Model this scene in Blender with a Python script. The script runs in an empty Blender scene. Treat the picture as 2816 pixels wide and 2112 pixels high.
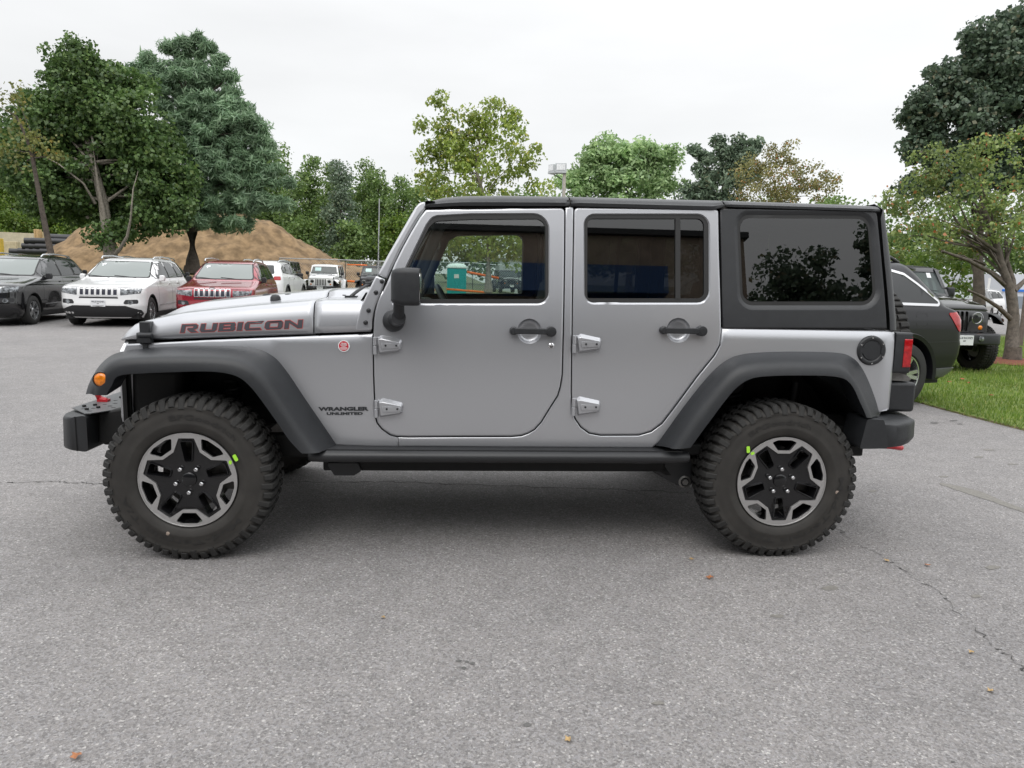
import bpy, bmesh, math, random
import numpy as np
from math import sin, cos, pi, radians, sqrt, atan2, hypot
from mathutils import Vector, Matrix, geometry
from mathutils.bvhtree import BVHTree
random.seed(7); rng = np.random.default_rng(11)
SC = bpy.context.scene
COL = SC.collection

# ------------------------------------------------------------------ camera
FP = 1970.93                                     # focal length in pixels of the 2816 px wide photograph
CP = Vector((1.2995, -3.4046, 1.3892)); YAW, PITCH, ROLL = .07348, .1430, .022778
F_ = Vector((sin(YAW)*cos(PITCH), cos(YAW)*cos(PITCH), -sin(PITCH)))
R0 = Vector((cos(YAW), -sin(YAW), 0)); U0 = R0.cross(F_)
R_ = R0*cos(ROLL)+U0*sin(ROLL); U_ = -R0*sin(ROLL)+U0*cos(ROLL)
cd = bpy.data.cameras.new('camera'); cam = bpy.data.objects.new('camera', cd); COL.objects.link(cam)
cd.sensor_width = 36; cd.lens = 36*FP/2816; cd.clip_end = 2000; cd.clip_start = .05
M = Matrix.Identity(4)
for i in range(3):
    M[i][0] = R_[i]; M[i][1] = U_[i]; M[i][2] = -F_[i]; M[i][3] = CP[i]
cam.matrix_world = M; SC.camera = cam

# ------------------------------------------------------------------ world, sun, exposure
SUN_EL, SUN_ROT = radians(52), radians(200)
w = bpy.data.worlds.new('World'); SC.world = w; w.use_nodes = True
nt = w.node_tree; N = nt.nodes; L = nt.links
bg = N['Background']; out = N['World Output']
sky = N.new('ShaderNodeTexSky'); sky.sky_type = 'NISHITA'; sky.sun_disc = False
sky.sun_elevation = SUN_EL; sky.sun_rotation = SUN_ROT; sky.air_density = 1.2; sky.dust_density = 4
tc = N.new('ShaderNodeTexCoord'); sx = N.new('ShaderNodeSeparateXYZ'); L.new(tc.outputs['Generated'], sx.inputs[0])
cr_ = N.new('ShaderNodeValToRGB'); e = cr_.color_ramp.elements     # brightness of an overcast sky against height
e[0].position = 0; e[0].color = (.92, .945, .96, 1)
e[1].position = 1; e[1].color = (2.25, 2.28, 2.32, 1)
for p_, c_ in ((.08, (.955, .975, .985, 1)), (.22, (.995, 1.005, 1.012, 1)), (.36, (1.10, 1.11, 1.12, 1)), (.55, (1.72, 1.75, 1.78, 1))):
    q_ = e.new(p_); q_.color = c_
L.new(sx.outputs['Z'], cr_.inputs[0])
mp = N.new('ShaderNodeMapping'); mp.inputs['Scale'].default_value = (1.3, 1.3, 5.0); L.new(tc.outputs['Generated'], mp.inputs[0])
nz = N.new('ShaderNodeTexNoise'); nz.inputs['Scale'].default_value = 1.4; nz.inputs['Detail'].default_value = 5
L.new(mp.outputs[0], nz.inputs[0])
mr = N.new('ShaderNodeMapRange'); mr.inputs['From Min'].default_value = .3; mr.inputs['From Max'].default_value = .7
mr.inputs['To Min'].default_value = .90; mr.inputs['To Max'].default_value = 1.06; L.new(nz.outputs['Fac'], mr.inputs[0])
mr2 = N.new('ShaderNodeMapRange'); mr2.inputs['From Min'].default_value = -.8; mr2.inputs['From Max'].default_value = .9
mr2.inputs['To Min'].default_value = .93; mr2.inputs['To Max'].default_value = 1.09; L.new(sx.outputs['X'], mr2.inputs[0])
mm = N.new('ShaderNodeMath'); mm.operation = 'MULTIPLY'; L.new(mr.outputs[0], mm.inputs[0]); L.new(mr2.outputs[0], mm.inputs[1])
vm = N.new('ShaderNodeVectorMath'); vm.operation = 'SCALE'; L.new(cr_.outputs[0], vm.inputs[0]); L.new(mm.outputs[0], vm.inputs['Scale'])
sk = N.new('ShaderNodeVectorMath'); sk.operation = 'SCALE'; sk.inputs['Scale'].default_value = .08; L.new(sky.outputs[0], sk.inputs[0])
mx = N.new('ShaderNodeMix'); mx.data_type = 'RGBA'; mx.inputs[0].default_value = .93
L.new(sk.outputs[0], mx.inputs[6]); L.new(vm.outputs[0], mx.inputs[7]); L.new(mx.outputs[2], bg.inputs[0])
bg.inputs[1].default_value = 1.0
sd = bpy.data.lights.new('sun', 'SUN'); sd.energy = .9; sd.angle = radians(30); sd.color = (1, .97, .93)
sun = bpy.data.objects.new('sun', sd); COL.objects.link(sun)
sdir = Vector((sin(SUN_ROT)*cos(SUN_EL), cos(SUN_ROT)*cos(SUN_EL), sin(SUN_EL)))
sun.rotation_euler = sdir.to_track_quat('Z', 'Y').to_euler()
SC.view_settings.view_transform = 'Standard'; SC.view_settings.look = 'None'
SC.view_settings.exposure = 0.0; SC.view_settings.gamma = 1
SC.cycles.max_bounces = 8; SC.cycles.transparent_max_bounces = 24; SC.cycles.caustics_reflective = False; SC.cycles.caustics_refractive = False

# ------------------------------------------------------------------ measuring helpers (a point of the photograph laid on a real plane)
def ray(u, v): return F_ + R_*((u-1408)/FP) - U_*((v-1056)/FP)
def un(u, v, Y):
    d = ray(u, v); t = (Y-CP.y)/d.y; P = CP+d*t; return (P.x, P.z)
def zz(x0, y0, s, pts): return [(x0+a/s, y0+b/s) for a, b in pts]
def terr(x, y):
    r = max(0., y-3.)*.011
    return r*max(0, min(1, (8-x)/4.)) if y > 3 else 0.
def ground(u, v):
    z = 0.
    for _ in range(12):
        d = ray(u, v); t = (z-CP.z)/d.z; P = CP+d*t; z = terr(P.x, P.y)
    return P
def atd(u, v, D): return CP+ray(u, v)*D          # point at camera depth D
YC = .943

_pt = ((.30, .20), (.50, .178), (.60, .164), (.75, .158), (.90, .156), (1.05, .158), (1.15, .163), (1.22, .170), (1.30, .181), (1.50, .214), (1.78, .262), (2, .30))
_zs = np.linspace(.3, 2, 171); _ys = np.interp(_zs, [a for a, b in _pt], [b for a, b in _pt])
_ys = np.convolve(np.pad(_ys, 5, mode='edge'), np.ones(11)/11, mode='valid')
def prof(z): return float(np.interp(z, _zs, _ys))
def yf(x): return .158+(.865-x)*.118 if x < .865 else .158
def side(pts, off=0., fn=None):
    o = []
    for u, v in pts:
        Y = .17
        for _ in range(6):
            X, Z = un(u, v, Y); Y = (prof(Z) if fn is None else fn(X, Z))+off
        o.append((X, Z))
    return o

# ------------------------------------------------------------------ materials
def mat(name, c, rough=.5, metal=0., coat=0., spec=.5, vary=0., vs=6., bump=0., bs=200., c2=None, rv=0., aniso=0, em=None, hue=None):
    m = bpy.data.materials.new(name); m.use_nodes = True; nt = m.node_tree; N = nt.nodes; L = nt.links
    b = N['Principled BSDF']; b.inputs['Base Color'].default_value = (*c, 1); b.inputs['Roughness'].default_value = rough
    b.inputs['Metallic'].default_value = metal; b.inputs['Coat Weight'].default_value = coat; b.inputs['Coat Roughness'].default_value = .04
    b.inputs['Specular IOR Level'].default_value = spec
    tc = N.new('ShaderNodeTexCoord')
    if vary or c2 or rv:
        n = N.new('ShaderNodeTexNoise'); n.inputs['Scale'].default_value = vs; n.inputs['Detail'].default_value = 6; n.inputs['Roughness'].default_value = .6
        L.new(tc.outputs['Object'], n.inputs[0])
        r = N.new('ShaderNodeValToRGB'); r.color_ramp.elements[0].position = .35; r.color_ramp.elements[1].position = .65
        a = tuple(max(0, x*(1-vary)) for x in c); d = c2 or tuple(x*(1+vary) for x in c)
        r.color_ramp.elements[0].color = (*a, 1); r.color_ramp.elements[1].color = (*d, 1)
        L.new(n.outputs['Fac'], r.inputs[0])
        if vary or c2: L.new(r.outputs[0], b.inputs['Base Color'])
        if rv:
            q = N.new('ShaderNodeMapRange'); q.inputs['To Min'].default_value = rough-rv; q.inputs['To Max'].default_value = rough+rv
            L.new(n.outputs['Fac'], q.inputs[0]); L.new(q.outputs[0], b.inputs['Roughness'])
    if bump:
        n = N.new('ShaderNodeTexNoise'); n.inputs['Scale'].default_value = bs; n.inputs['Detail'].default_value = 3
        L.new(tc.outputs['Object'], n.inputs[0]); p = N.new('ShaderNodeBump'); p.inputs['Strength'].default_value = bump; p.inputs['Distance'].default_value = .01
        L.new(n.outputs['Fac'], p.inputs['Height']); L.new(p.outputs[0], b.inputs['Normal'])
    if em: b.inputs['Emission Color'].default_value = (*em, 1); b.inputs['Emission Strength'].default_value = 1
    return m
def glass(name, tint, refl=1.0, rough=0.0, ior=1.5, refl_mix=0., refl_col=(.5, .6, .6)):
    m = bpy.data.materials.new(name); m.use_nodes = True; nt = m.node_tree; N = nt.nodes; L = nt.links
    N.remove(N['Principled BSDF']); o = N['Material Output']
    t = N.new('ShaderNodeBsdfTransparent'); t.inputs[0].default_value = (*tint, 1)
    g = N.new('ShaderNodeBsdfGlossy'); g.inputs['Roughness'].default_value = rough; g.inputs[0].default_value = (refl, refl, refl, 1)
    ge = N.new('ShaderNodeNewGeometry'); dt = N.new('ShaderNodeVectorMath'); dt.operation = 'DOT_PRODUCT'; L.new(ge.outputs['Incoming'], dt.inputs[0]); L.new(ge.outputs['Normal'], dt.inputs[1])
    def M_(op, a, b=None):
        n = N.new('ShaderNodeMath'); n.operation = op
        for i, v in enumerate((a, b)):
            if v is None: continue
            if isinstance(v, (int, float)): n.inputs[i].default_value = v
            else: L.new(v, n.inputs[i])
        return n.outputs[0]
    f0 = ((ior-1)/(ior+1))**2; f = M_('ADD', M_('MULTIPLY', M_('POWER', M_('SUBTRACT', 1., M_('ABSOLUTE', dt.outputs['Value'])), 5.), 1-f0), f0)
    x = N.new('ShaderNodeMixShader'); L.new(f, x.inputs[0]); L.new(t.outputs[0], x.inputs[1]); L.new(g.outputs[0], x.inputs[2])
    last = x
    if refl_mix:
        d = N.new('ShaderNodeBsdfDiffuse'); d.inputs[0].default_value = (*refl_col, 1)
        y = N.new('ShaderNodeMixShader'); y.inputs[0].default_value = refl_mix; L.new(x.outputs[0], y.inputs[1]); L.new(d.outputs[0], y.inputs[2]); last = y
    L.new(last.outputs[0], o.inputs[0]); return m
def paint(name, c, metal=.0, rough=.4, coat=1.):
    m = mat(name, c, rough, metal, coat, vary=.03, vs=900)
    return m
SILVER = mat('silver_paint', (.49, .497, .518), .31, .64, .5, vary=.035, vs=700)
PLASTIC = mat('black_plastic', (.020, .0215, .024), .48, bump=.18, bs=420, vary=.12, vs=30)
FLAREM = mat('flare_plastic', (.015, .0165, .019), .42, bump=.16, bs=420, vary=.10, vs=30)
HARDTOP = mat('hardtop_plastic', (.027, .0285, .031), .38, bump=.16, bs=420, vary=.08, vs=20)
BLACK = mat('black_underside', (.006, .006, .006), .7, vary=.3, vs=12)
STEEL = mat('black_steel', (.022, .023, .025), .42, bump=.12, bs=300)
TRIM = mat('interior_trim', (.050, .048, .045), .8, vary=.1)
SEATM = mat('seat_cloth', (.045, .045, .047), .85, vary=.15, bump=.3, bs=300)
RUBBER = mat('tyre_rubber', (.024, .0235, .0225), .80, vary=.15, vs=14, bump=.1, bs=120)
SIDEW = mat('tyre_sidewall', (.030, .0275, .0245), .72, vary=.22, vs=9)
SEAL = mat('window_rubber', (.018, .018, .018), .55)
ALLOY = mat('machined_alloy', (.56, .555, .55), .32, .9, vary=.04, vs=60)
RIMB = mat('black_wheel_paint', (.007, .007, .008), .22, coat=.45, spec=.35)
CHROME = mat('chrome', (.75, .75, .76), .12, 1.)
IRON = mat('brake_iron', (.20, .195, .185), .5, .6, vary=.2, vs=30)
RED = mat('red_hook_paint', (.50, .012, .02), .4, coat=.3)
LENSR = mat('red_lens', (.42, .008, .012), .15, coat=.6, vary=.25, vs=50)
AMBER = mat('amber_lens', (.72, .20, .008), .18, coat=.5, vary=.25, vs=70)
GREEN = mat('green_marker', (.42, .85, .06), .5)
WHITE = mat('white_enamel', (.78, .78, .78), .4)
REDE = mat('red_enamel', (.55, .02, .04), .4)
DECAL = mat('grey_decal', (.055, .055, .065), .45)
DECALR = mat('red_decal', (.50, .08, .07), .5)
CLEAR = glass('clear_window', (.76, .84, .79), ior=2.05)
TINT = glass('tinted_window', (.12, .125, .125), ior=1.82)
LAMPG = glass('lamp_glass', (.92, .93, .94))
BEZEL = mat('lamp_reflector', (.85, .86, .87), .30, .25, vary=.25, vs=40)

# ------------------------------------------------------------------ objects
ROOTS = {}
def tag(o, label=None, cat=None, group=None, kind=None):
    if label: o['label'] = label
    if cat: o['category'] = cat
    if group: o['group'] = group
    if kind: o['kind'] = kind
    return o
def thing(name, label, cat, loc=(0, 0, 0), group=None, rz=0.):
    o = bpy.data.objects.new(name, None); COL.objects.link(o); o.location = loc; o.rotation_euler.z = rz; o.empty_display_size = .2
    tag(o, label, cat, group)
    o['_root'] = 1; ROOTS[o.name] = (Matrix.Translation(Vector(loc)) @ Matrix.Rotation(rz, 4, 'Z'))
    del o['_root']
    return o
def attach(o, parent):
    if parent is not None:
        o.parent = parent
        if parent.name in ROOTS: o.matrix_parent_inverse = ROOTS[parent.name].inverted()
def mk(name, verts, faces, m, parent=None, smooth=35, bevel=0, seg=2, local=False):
    me = bpy.data.meshes.new(name); me.from_pydata([tuple(v) for v in verts], [], [tuple(f) for f in faces]); me.update()
    me.materials.append(m)
    if smooth:
        me.shade_smooth()
        if smooth < 180: me.set_sharp_from_angle(angle=radians(smooth))
    o = bpy.data.objects.new(name, me); COL.objects.link(o)
    if parent is not None:
        if local: o.parent = parent
        else: attach(o, parent)
    if bevel:
        b = o.modifiers.new('bevel', 'BEVEL'); b.width = bevel; b.segments = seg; b.limit_method = 'ANGLE'; b.angle_limit = radians(35); b.harden_normals = False
    return o
class MB:
    def __init__(s): s.v = []; s.f = []
    def add(s, v, f):
        n = len(s.v); s.v += [tuple(p) for p in v]; s.f += [tuple(i+n for i in q) for q in f]; return s
    def box(s, a, b, rot=None, c=None):
        x0, y0, z0 = a; x1, y1, z1 = b
        v = [Vector(p) for p in ((x0,y0,z0),(x1,y0,z0),(x1,y1,z0),(x0,y1,z0),(x0,y0,z1),(x1,y0,z1),(x1,y1,z1),(x0,y1,z1))]
        if rot is not None:
            c = Vector(c) if c is not None else (Vector(a)+Vector(b))/2
            v = [c+rot@(p-c) for p in v]
        return s.add(v, [(0,3,2,1),(4,5,6,7),(0,1,5,4),(1,2,6,5),(2,3,7,6),(3,0,4,7)])
    def tube(s, path, r, n=8, cap=True, flat=1.):
        P = [Vector(p) for p in path]; k = len(P); rs = r if isinstance(r, (list, tuple)) else [r]*k
        rings = []; up = Vector((0, 0, 1))
        for i, p in enumerate(P):
            t = (P[min(i+1, k-1)]-P[max(i-1, 0)]).normalized()
            a = t.cross(up)
            if a.length < .15: a = t.cross(Vector((0, 1, 0)) if abs(t.y) < .9 else Vector((1, 0, 0)))
            a.normalize(); b = a.cross(t)
            rings.append([p+(a*cos(2*pi*j/n)+b*sin(2*pi*j/n)*flat)*rs[i] for j in range(n)])
        return s.loft(rings, True, cap)
    def loft(s, rows, closed=False, cap=False):
        n = len(rows[0]); v = [p for r in rows for p in r]; f = []
        for i in range(len(rows)-1):
            for j in range(n if closed else n-1):
                a = i*n+j; b = i*n+(j+1) % n; f.append((a, b, b+n, a+n))
        if cap:
            f.append(tuple(range(n-1, -1, -1))); f.append(tuple(range((len(rows)-1)*n, len(rows)*n)))
        return s.add(v, f)
    def cyl(s, p0, p1, r0, r1=None, n=20, cap=True):
        return s.tube([p0, p1], [r0, r0 if r1 is None else r1], n, cap)
    def revolve(s, pr, n=48, axis='Y', c=(0, 0, 0), closed=False):    # pr: (radius, along axis)
        rows = []
        for i in range(n):
            a = 2*pi*i/n
            if axis == 'Y': rows.append([(c[0]+r*cos(a), c[1]+h, c[2]+r*sin(a)) for r, h in pr])
            elif axis == 'X': rows.append([(c[0]+h, c[1]+r*cos(a), c[2]+r*sin(a)) for r, h in pr])
            else: rows.append([(c[0]+r*cos(a), c[1]+r*sin(a), c[2]+h) for r, h in pr])
        m = len(pr); f = []
        for i in range(n):
            k = (i+1) % n
            for j in range(m-1): f.append((i*m+j, i*m+j+1, k*m+j+1, k*m+j))
        return s.add([p for r in rows for p in r], f)
    def prism(s, poly, y0, y1, plane='XZ', holes=()):
        p = [tuple(q) for q in poly]
        def P(a, b, h): return {'XZ': (a, h, b), 'YZ': (h, a, b), 'XY': (a, b, h)}[plane]
        n = len(p)
        if not holes:
            v = [P(a, b, y0) for a, b in p]+[P(a, b, y1) for a, b in p]
            t = tri2d(p, [])
            tf = [tuple(i for i in q) for q in t[1]]
            s.add([P(a, b, y0) for a, b in t[0]], tf); s.add([P(a, b, y1) for a, b in t[0]], [q[::-1] for q in tf])
            s.add(v, [(i, (i+1) % n, (i+1) % n+n, i+n) for i in range(n)])
        else:
            t = tri2d(p, holes); s.add([P(a, b, y0) for a, b in t[0]], t[1]); s.add([P(a, b, y1) for a, b in t[0]], [q[::-1] for q in t[1]])
            for h in [p]+[list(h) for h in holes]:
                k = len(h); s.add([P(a, b, y0) for a, b in h]+[P(a, b, y1) for a, b in h], [(i, (i+1) % k, (i+1) % k+k, i+k) for i in range(k)])
        return s
    def build(s, name, m, parent=None, smooth=35, bevel=0, seg=2, local=False, weld=True):
        o = mk(name, s.v, s.f, m, parent, smooth=0, bevel=bevel, seg=seg, local=local)
        if weld:
            bm = bmesh.new(); bm.from_mesh(o.data); bmesh.ops.remove_doubles(bm, verts=bm.verts, dist=1e-5)
            bmesh.ops.recalc_face_normals(bm, faces=bm.faces); bm.to_mesh(o.data); bm.free()
        if smooth: o.data.shade_smooth(); o.data.set_sharp_from_angle(angle=radians(smooth))
        return o
def copy_tree(o, parent=None, skip=(), mats=None):
    c = o.copy(); COL.objects.link(c)
    if o.name in ROOTS: ROOTS[c.name] = ROOTS[o.name]
    if parent is not None: c.parent = parent; c.matrix_parent_inverse = o.matrix_parent_inverse.copy()
    if mats and c.type == 'MESH':
        for sl in c.material_slots:
            if sl.material and sl.material.name in mats:
                m_ = mats[sl.material.name]; sl.link = 'OBJECT'; sl.material = m_
    for ch in list(o.children):
        if ch.name.split('.')[0] in skip: continue
        copy_tree(ch, c, skip, mats)
    return c

# ------------------------------------------------------------------ 2-D shapes
def area(p): return sum(p[i][0]*p[(i+1) % len(p)][1]-p[(i+1) % len(p)][0]*p[i][1] for i in range(len(p)))/2
def offs(p, d):                                   # + grows outward
    n = len(p); sg = 1 if area(p) > 0 else -1; o = []
    for i in range(n):
        a = Vector(p[i-1]); b = Vector(p[i]); c = Vector(p[(i+1) % n])
        e1 = (b-a); e2 = (c-b)
        if e1.length < 1e-9 or e2.length < 1e-9: o.append(tuple(b)); continue
        e1.normalize(); e2.normalize()
        n1 = Vector((e1.y, -e1.x))*sg; n2 = Vector((e2.y, -e2.x))*sg; m = n1+n2
        if m.length < 1e-6: m = n1.copy()
        m.normalize(); k = max(.35, m.dot(n1)); o.append(tuple(b+m*(d/k)))
    return o
def rnd(p, r, n=5):
    k = len(p); R = r if isinstance(r, (list, tuple)) else [r]*k; o = []
    for i in range(k):
        a = Vector(p[i-1]); b = Vector(p[i]); c = Vector(p[(i+1) % k]); rr = R[i]
        if rr <= 0: o.append(tuple(b)); continue
        u = (a-b); v = (c-b); lu, lv = u.length, v.length; u /= lu; v /= lv
        ang = u.angle(v)
        if ang > 3.0: o.append(tuple(b)); continue
        t = min(rr/math.tan(ang/2), lu*.48, lv*.48); rr = t*math.tan(ang/2)
        ctr = b+(u+v).normalized()*(rr/sin(ang/2)); s0 = b+u*t-ctr; s1 = b+v*t-ctr
        tot = s0.angle(s1); sg = 1 if s0.x*s1.y-s0.y*s1.x > 0 else -1
        for j in range(n+1):
            q = sg*tot*j/n; o.append((ctr.x+s0.x*cos(q)-s0.y*sin(q), ctr.y+s0.x*sin(q)+s0.y*cos(q)))
    return o
def cat(p, n=5):                                  # smooth open curve through the points
    P = [Vector(q) for q in p]; o = []
    for i in range(len(P)-1):
        a = P[max(i-1, 0)]; b = P[i]; c = P[i+1]; d = P[min(i+2, len(P)-1)]
        for j in range(n):
            t = j/n; o.append(tuple(.5*((2*b)+(c-a)*t+(2*a-5*b+4*c-d)*t*t+(3*b-a-3*c+d)*t**3)))
    o.append(tuple(P[-1])); return o
def dens(p, step, closed=True):
    o = []; k = len(p)
    for i in range(k if closed else k-1):
        a = p[i]; b = p[(i+1) % k]; L_ = hypot(b[0]-a[0], b[1]-a[1]); n = max(1, int(L_/step))
        for j in range(n): o.append((a[0]+(b[0]-a[0])*j/n, a[1]+(b[1]-a[1])*j/n))
    if not closed: o.append(p[-1])
    return o
def inside(P, poly):
    P = np.asarray(P, float).reshape(-1, 2); q = np.asarray(poly, float); x, y = P[:, 0:1], P[:, 1:2]
    x0, y0 = q[:, 0], q[:, 1]; x1, y1 = np.roll(x0, -1), np.roll(y0, -1)
    c = (y0 > y) != (y1 > y); dy = np.where(y1 == y0, 1e-12, y1-y0)
    return ((c & (x < (x1-x0)*(y-y0)/dy+x0)).sum(1) % 2) == 1
def tri2d(outer, holes, rings=(), grid=0, margin=.02):
    V = []; E = []
    for r in [outer]+list(holes)+list(rings):
        k = len(V); n = len(r); V += [Vector(q) for q in r]; E += [(k+i, k+(i+1) % n) for i in range(n)]
    if grid:
        A = np.array(outer); x0, z0 = A.min(0); x1, z1 = A.max(0)
        gx, gz = np.meshgrid(np.arange(x0+grid/2, x1, grid), np.arange(z0+grid/2, z1, grid)); G = np.stack([gx.ravel(), gz.ravel()], 1)
        ok = inside(G, outer)
        for h in holes: ok &= ~inside(G, h)
        G = G[ok]
        if len(G):
            B = np.array([tuple(q) for q in V]); d = ((G[:, None]-B[None])**2).sum(2).min(1); G = G[d > margin**2]
            V += [Vector(q) for q in G.tolist()]
    r = geometry.delaunay_2d_cdt(V, E, [], 0, 1e-7)
    vo = [tuple(q) for q in r[0]]; fs = [tuple(f) for f in r[2]]
    if fs:
        cen = np.array([[sum(vo[i][0] for i in f)/3, sum(vo[i][1] for i in f)/3] for f in fs])
        ok = inside(cen, outer)
        for h in holes: ok &= ~inside(cen, h)
        fs = [f for f, k in zip(fs, ok) if k]
    return vo, fs, r[3]
def panel(name, outer, holes, ys, m, parent, thick=.03, lip=.005, lipd=.004, hlip=.010, hlipd=.010, grid=.07, smooth=50, far=False):
    outer = dens(outer, .06); holes = [dens(h, .06) for h in holes]
    o1 = offs(outer, -lip); h1 = [offs(h, hlip) for h in holes]
    g1 = [offs(outer, -lip-.005)]+[offs(h, hlip+.005) for h in holes]
    vo, fs, orig = tri2d(outer, holes, [o1]+h1+g1, grid)
    dep = {}
    def key(q): return (round(q[0], 5), round(q[1], 5))
    for q in outer: dep[key(q)] = lipd
    for h in holes:
        for q in h: dep[key(q)] = hlipd
    v3 = [(x, ys(x, z)+dep.get(key((x, z)), 0.), z) for x, z in vo]
    def flip(f):
        a, b, c = (v3[i] for i in f[:3]); return f if (b[2]-a[2])*(c[0]-a[0])-(b[0]-a[0])*(c[2]-a[2]) < 0 else f[::-1]
    F = [flip(f) for f in fs]; n = len(v3)
    # skirts
    V = list(v3)
    for r, d in [(outer, lipd)]+[(h, hlipd) for h in holes]:
        k = len(V); q = len(r)
        V += [(x, ys(x, z)+d, z) for x, z in r]+[(x, ys(x, z)+thick, z) for x, z in r]
        F += [(k+i, k+(i+1) % q, k+(i+1) % q+q, k+i+q) for i in range(q)]
    return mk(name, V, F, m, parent, smooth=smooth)
def flat(name, outer, ys, m, parent, holes=(), thick=0., grid=0.0):
    outer = dens(outer, .08); vo, fs, _ = tri2d(outer, [dens(h, .08) for h in holes], grid=grid)
    mb = MB(); v3 = [(x, ys(x, z), z) for x, z in vo]
    F = []
    for f in fs:
        a, b, c = (v3[i] for i in f); F.append(f if (b[2]-a[2])*(c[0]-a[0])-(b[0]-a[0])*(c[2]-a[2]) < 0 else f[::-1])
    mb.add(v3, F)
    if thick:
        mb.add([(x, y+thick, z) for x, y, z in v3], [f[::-1] for f in F])
        for r in [outer]+[dens(h, .08) for h in holes]:
            q = len(r); mb.add([(x, ys(x, z), z) for x, z in r]+[(x, ys(x, z)+thick, z) for x, z in r], [(i, (i+1) % q, (i+1) % q+q, i+q) for i in range(q)])
    return mk(name, mb.v, mb.f, m, parent, smooth=40 if grid else 0)
def bvh_of(objs):
    V = []; F = []
    for o in objs:
        n = len(V); V += [v.co.copy() for v in o.data.vertices]; F += [tuple(i+n for i in p.vertices) for p in o.data.polygons]
    return BVHTree.FromPolygons(V, F)
def decal(name, polys, bvh, axis, m, parent, off=.003, thick=.004, origin=-5., grid=0, smooth=60, hole_idx=(), step=.05):
    """closed 2-D shapes laid on a real surface along one axis as a thin raised piece; each poly is (outer, [holes])"""
    mb = MB(); sgn = 1
    def cast(a, b):
        if axis == 'Y': o, d = Vector((a, origin, b)), Vector((0, 1, 0))
        elif axis == '-Y': o, d = Vector((a, -origin, b)), Vector((0, -1, 0))
        elif axis == 'X': o, d = Vector((origin, a, b)), Vector((1, 0, 0))
        elif axis == '-X': o, d = Vector((-origin, a, b)), Vector((-1, 0, 0))
        else: o, d = Vector((a, b, 10)), Vector((0, 0, -1))
        h = bvh.ray_cast(o, d)
        return (h[0], h[1], d) if h[0] is not None else None
    for outer, holes in polys:
        outer = dens(outer, step); holes = [dens(h, step) for h in holes]
        vo, fs, _ = tri2d(outer, holes, grid=grid)
        top = []; hit = []
        for q in vo:
            r = cast(*q); hit.append(r is not None)
            if r is None: top.append((0, 0, 0)); continue
            nn = r[1] if r[1].dot(r[2]) < 0 else -r[1]
            top.append(tuple(r[0]+nn*off))
        fs = [f for f in fs if all(hit[i] for i in f)]
        F = []
        d = {'Y': Vector((0,1,0)), '-Y': Vector((0,-1,0)), 'X': Vector((1,0,0)), '-X': Vector((-1,0,0)), 'Z': Vector((0,0,-1))}[axis]
        for f in fs:
            a, b, c = (Vector(top[i]) for i in f); F.append(f if (b-a).cross(c-a).dot(d) < 0 else f[::-1])
        mb.add(top, F)
        if thick:                                  # skirt down to the surface
            for r in [outer]+holes:
                P = []
                for q in r:
                    h = cast(*q)
                    if h is None: P.append(None); continue
                    nn = h[1] if h[1].dot(h[2]) < 0 else -h[1]
                    P.append((tuple(h[0]+nn*off), tuple(h[0]-nn*thick)))
                for i in range(len(P)):
                    a, b = P[i], P[(i+1) % len(P)]
                    if a and b: mb.add([a[0], b[0], b[1], a[1]], [(0, 1, 2, 3)])
    return mk(name, mb.v, mb.f, m, parent, smooth=smooth)
def circ(x, z, r, n=28): return [(x+r*cos(2*pi*i/n), z+r*sin(2*pi*i/n)) for i in range(n)]
def text_polys(s, size=1., bold=0.02, sx=1., shear=0.):
    """outlines of a word as 2-D triangles: returns verts, faces, width"""
    cu = bpy.data.curves.new('t', 'FONT'); cu.body = s; cu.size = size; cu.offset = bold; cu.resolution_u = 3; cu.shear = shear
    o = bpy.data.objects.new('t', cu); COL.objects.link(o); bpy.context.view_layer.update()
    dg = bpy.context.evaluated_depsgraph_get(); me = bpy.data.meshes.new_from_object(o.evaluated_get(dg))
    V = np.array([v.co[:2] for v in me.vertices]); Fc = [tuple(p.vertices) for p in me.polygons]
    bpy.data.objects.remove(o); bpy.data.curves.remove(cu); bpy.data.meshes.remove(me)
    V[:, 0] -= V[:, 0].min(); V[:, 0] *= sx; return V, Fc, V[:, 0].max()
def word(name, s, fn, m, parent, width=None, height=None, bold=.02, local=False, shear=0.):
    """fn maps (x along, y up) in metres to a 3-D point"""
    V, Fc, w = text_polys(s, 1., bold, shear=shear); h = V[:, 1].max()-max(0, V[:, 1].min()) or 1
    kx = (width/w) if width else (height/h); ky = (height/h) if height else kx
    return mk(name, [fn(x*kx, y*ky) for x, y in V], Fc, m, parent, smooth=0, local=local)
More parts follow.
